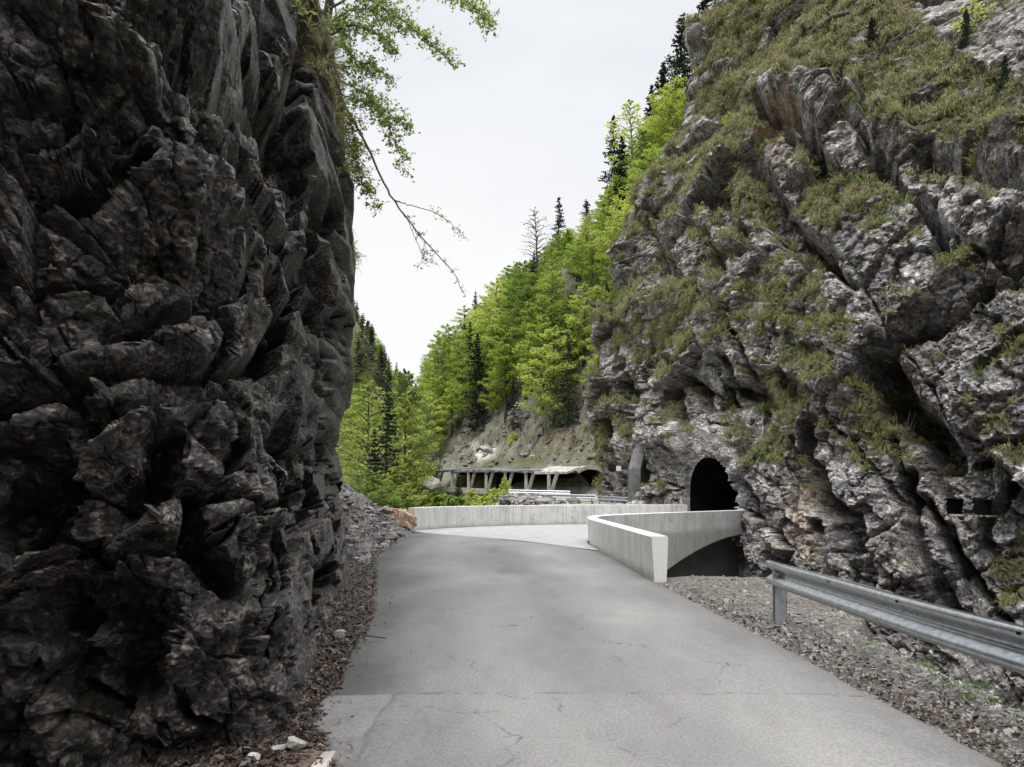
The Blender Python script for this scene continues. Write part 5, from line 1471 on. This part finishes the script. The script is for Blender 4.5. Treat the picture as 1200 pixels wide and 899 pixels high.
limbs = [
    ([(372, 60), (392, 95), (408, 130), (430, 170), (450, 215), (462, 235), (480, 260), (505, 290), (530, 318), (545, 348)], 19.5, 16.2, .045, .006, .25),
    ([(462, 235), (490, 243), (520, 255), (550, 282)], 17.6, 16.6, .012, .004, .5),
    ([(478, 258), (490, 285), (497, 300), (515, 312)], 17.2, 16.8, .009, .003, .35),
    ([(484, 268), (498, 290), (488, 318)], 17.2, 16.6, .007, .003, .35),
    ([(385, 10), (420, -4), (450, 10), (480, 30), (505, 52), (535, 80)], 19, 16.5, .035, .005, 1.0),
    ([(392, -40), (470, -18), (530, -8), (555, 8), (578, 32)], 19, 16, .03, .005, .9),
    ([(375, 48), (410, 30), (440, 40), (465, 60)], 19.4, 17.5, .03, .006, 1.5),
    ([(390, 92), (420, 105), (450, 130), (480, 148)], 18.8, 17.4, .02, .005, 1.5),
    ([(405, 125), (415, 160), (420, 200), (445, 250)], 18.6, 17.6, .02, .005, 1.5),
    ([(400, 112), (430, 120), (455, 148), (478, 205)], 18.6, 17, .016, .004, 1.5),
    ([(392, -30), (430, -15), (455, 15), (470, 40)], 19, 18, .03, .006, 1.6),
    ([(378, 40), (395, 20), (430, 10), (455, 25)], 19.3, 18.4, .025, .006, 1.6),
    ([(390, 0), (400, 40), (415, 70), (440, 90)], 19.2, 18.2, .02, .006, 1.6),
    ([(398, 108), (404, 150), (412, 190), (430, 230)], 19, 18, .016, .004, 1.4),
    ([(385, 70), (400, 80), (430, 75), (460, 95)], 19, 18, .02, .005, 1.5),
]
for pts, z0, z1, r0, r1, dens in limbs:
    pth = pl3(pts, z0, z1, 26); pth += r.normal(0, .012, pth.shape)
    limb.tube(pth - OO, np.linspace(r0, r1, len(pth)), 6)
    L = np.linalg.norm(np.diff(pth, axis=0), axis=1).sum()
    nt_w = int((24 if dens > .6 else 13) * dens * L + 3)
    for _ in range(nt_w):
        u = r.uniform(.12, 1) if dens > .6 else r.uniform(.55, 1)
        p0 = pth[int(u * (len(pth) - 1))]
        ln = r.uniform(.15, .6) * (1.25 - .6 * u) * (1 if dens > .6 else .45)
        dv = np.array([r.normal(.25, .7), r.normal(0, .6), r.normal(-.18, .45)]); dv /= np.linalg.norm(dv)
        p1 = p0 + dv * ln; pm = (p0 + p1) / 2 + np.array([0, 0, .06 * ln])
        twig.tube(np.array([p0, pm, p1]) - OO, [.006, .004, .002], 3, cap=False)
        nl = r.integers(6, 12) if dens > .6 else r.integers(3, 6)
        for k in range(nl):
            f = r.uniform(.25, 1.05); leaves_at(p0 + (p1 - p0) * f, 1, .035 if dens > .6 else .03, .07 if dens > .6 else .055)
trk.build('trunk', M['bark'], ot, True); limb.build('limb', M['bark'], ot, True); twig.build('twigs', M['bark'], ot)
lp = np.array([a for a, _ in LP]); ls = np.array([b for _, b in LP])
nr = np.array([0, -.2, 1.]) + .8 * r.standard_normal((len(lp), 3)); nr /= np.linalg.norm(nr, axis=1)[:, None]
v, t = leaf_quads(lp - OO, nr, ls * 1.12, r, .25)
link('foliage', new_mesh('foliage', v, t, M['branch_leaf'], {'rnd': np.repeat(r.uniform(0, 1, len(lp)), 4)}), ot)
# small plants on the dark wall
def wall_plant(px, py, n, size, label, seed):
    k = np.argmin((Lpx - px) ** 2 + (Lpy - py) ** 2 + 1e6 * (LC[:, 1] < 2)); c = LC[k]
    r = np.random.default_rng(seed); sx = c[1] / F
    mb = MB(); pts = []; 
    o = thing('leafy_plant', c, label, 'plant')
    for _ in range(n):
        e = np.array([r.uniform(.3, 1), r.normal(-.3, .3), r.normal(.1, .4)]) * size
        mb.tube([np.zeros(3), e * .5 + [0, 0, .1 * size], e], [.004, .003, .002], 4, cap=False)
        for f in np.linspace(.5, 1.05, 5): pts.append(e * f + r.normal(0, .09 * size, 3))
    mb.build('stem', M['bark'], o)
    pts = np.array(pts); nr = np.array([.2, -.4, 1.]) + .5 * r.standard_normal((len(pts), 3)); nr /= np.linalg.norm(nr, axis=1)[:, None]
    v, t = leaf_quads(pts, nr, np.full(len(pts), size * .28), r, .3)
    link('foliage', new_mesh('foliage', v, t, M['branch_leaf'], {'rnd': np.repeat(r.uniform(.4, 1, len(pts)), 4)}), o)
wall_plant(148, 8, 4, .22, 'bright green fern leaves growing at the top of the dark wall', 1)
wall_plant(335, 30, 6, .45, 'leafy sprig on the dark wall left of the overhanging beech', 2)
wall_plant(350, 68, 6, .4, 'second leafy sprig on the dark wall, lower than the first', 3)
for px, py in ((414, 272), (411, 305)):
    k = np.argmin((Lpx - px + 6) ** 2 + (Lpy - py) ** 2 + 1e6 * (LC[:, 1] < 15)); 
    o = tufts('hanging_grass', LC[k:k + 1] + r.normal(0, .1, (6, 3)), np.tile([.8, -.2, 0], (6, 1)), np.full(6, .4), 26, .008, 1.2, 'tussock', 'dry grass tuft hanging off the edge of the dark wall, ' + ('upper one' if py < 290 else 'lower one'), 90 + py, kind='thing', cat='grass tuft')

# ------------------------------------------------------------------ world, light, camera
w = bpy.data.worlds.new('World'); sc.world = w; w.use_nodes = True
nt = w.node_tree; nt.nodes.clear(); N = NT(nt)
SUN_EL, SUN_AZ = R(58), R(215)
sky = N.n('ShaderNodeTexSky'); sky.sky_type = 'NISHITA'; sky.sun_disc = False; sky.sun_elevation = SUN_EL; sky.sun_rotation = SUN_AZ
tc = N.n('ShaderNodeTexCoord').outputs['Generated']
el = N.n('ShaderNodeSeparateXYZ', {0: tc}).outputs[2]
cl = N.noise(N.map(tc, (1, 1, 2.2)), 1.7, 5, .55, .3)
lum = N.ramp(el, [(0.0, (1.0, 1.0, .995)), (.28, (.985, .987, .99)), (.50, (.90, .92, .95)), (.62, (.90, .92, .95)), (.8, (1, 1, 1))])
gain = N.ramp(el, [(.56, (.1, .1, .1)), (.82, (.46, .46, .46)), (1, (.56, .56, .56))])
cm = N.mix(1, lum, gain, 'MULTIPLY')
cm = N.mix(1, cm, N.ramp(cl, [(.32, (.90, .925, .955)), (.62, (1.02, 1.02, 1.02))]), 'MULTIPLY')
cm = N.n('ShaderNodeVectorMath', {0: cm, 1: (100.0,) * 3}, operation='MULTIPLY').outputs[0]
mx = N.mix(.97, sky.outputs[0], cm)
bg = N.n('ShaderNodeBackground', {'Color': mx, 'Strength': .1})
wo = nt.nodes.new('ShaderNodeOutputWorld'); nt.links.new(bg.outputs[0], wo.inputs['Surface'])
sd = bpy.data.lights.new('sun', 'SUN'); sd.energy = 2.0; sd.angle = R(24); sd.color = (1, .97, .93)
so = bpy.data.objects.new('sun', sd); col.objects.link(so)
dirv = np.array([math.sin(SUN_AZ) * math.cos(SUN_EL), math.cos(SUN_AZ) * math.cos(SUN_EL), math.sin(SUN_EL)])
from mathutils import Vector
so.rotation_euler = Vector(dirv).to_track_quat('Z', 'Y').to_euler()

cam = bpy.data.cameras.new('camera'); co = bpy.data.objects.new('camera', cam); col.objects.link(co)
co.location = (0, 0, CH); co.rotation_euler = (R(90), 0, 0)
cam.sensor_width = 36; cam.lens = F / 1200 * 36; cam.shift_y = (HY - 449.5) / 1200
cam.clip_start = .05; cam.clip_end = 4000
sc.camera = co
sc.view_settings.view_transform = 'Standard'; sc.view_settings.look = 'None'; sc.view_settings.gamma = 1; sc.view_settings.exposure = 0
sc.render.engine = 'CYCLES'
sc.cycles.use_denoising = True; sc.cycles.use_adaptive_sampling = True; sc.cycles.adaptive_threshold = .025
sc.cycles.max_bounces = 6; sc.cycles.diffuse_bounces = 3; sc.cycles.transparent_max_bounces = 4
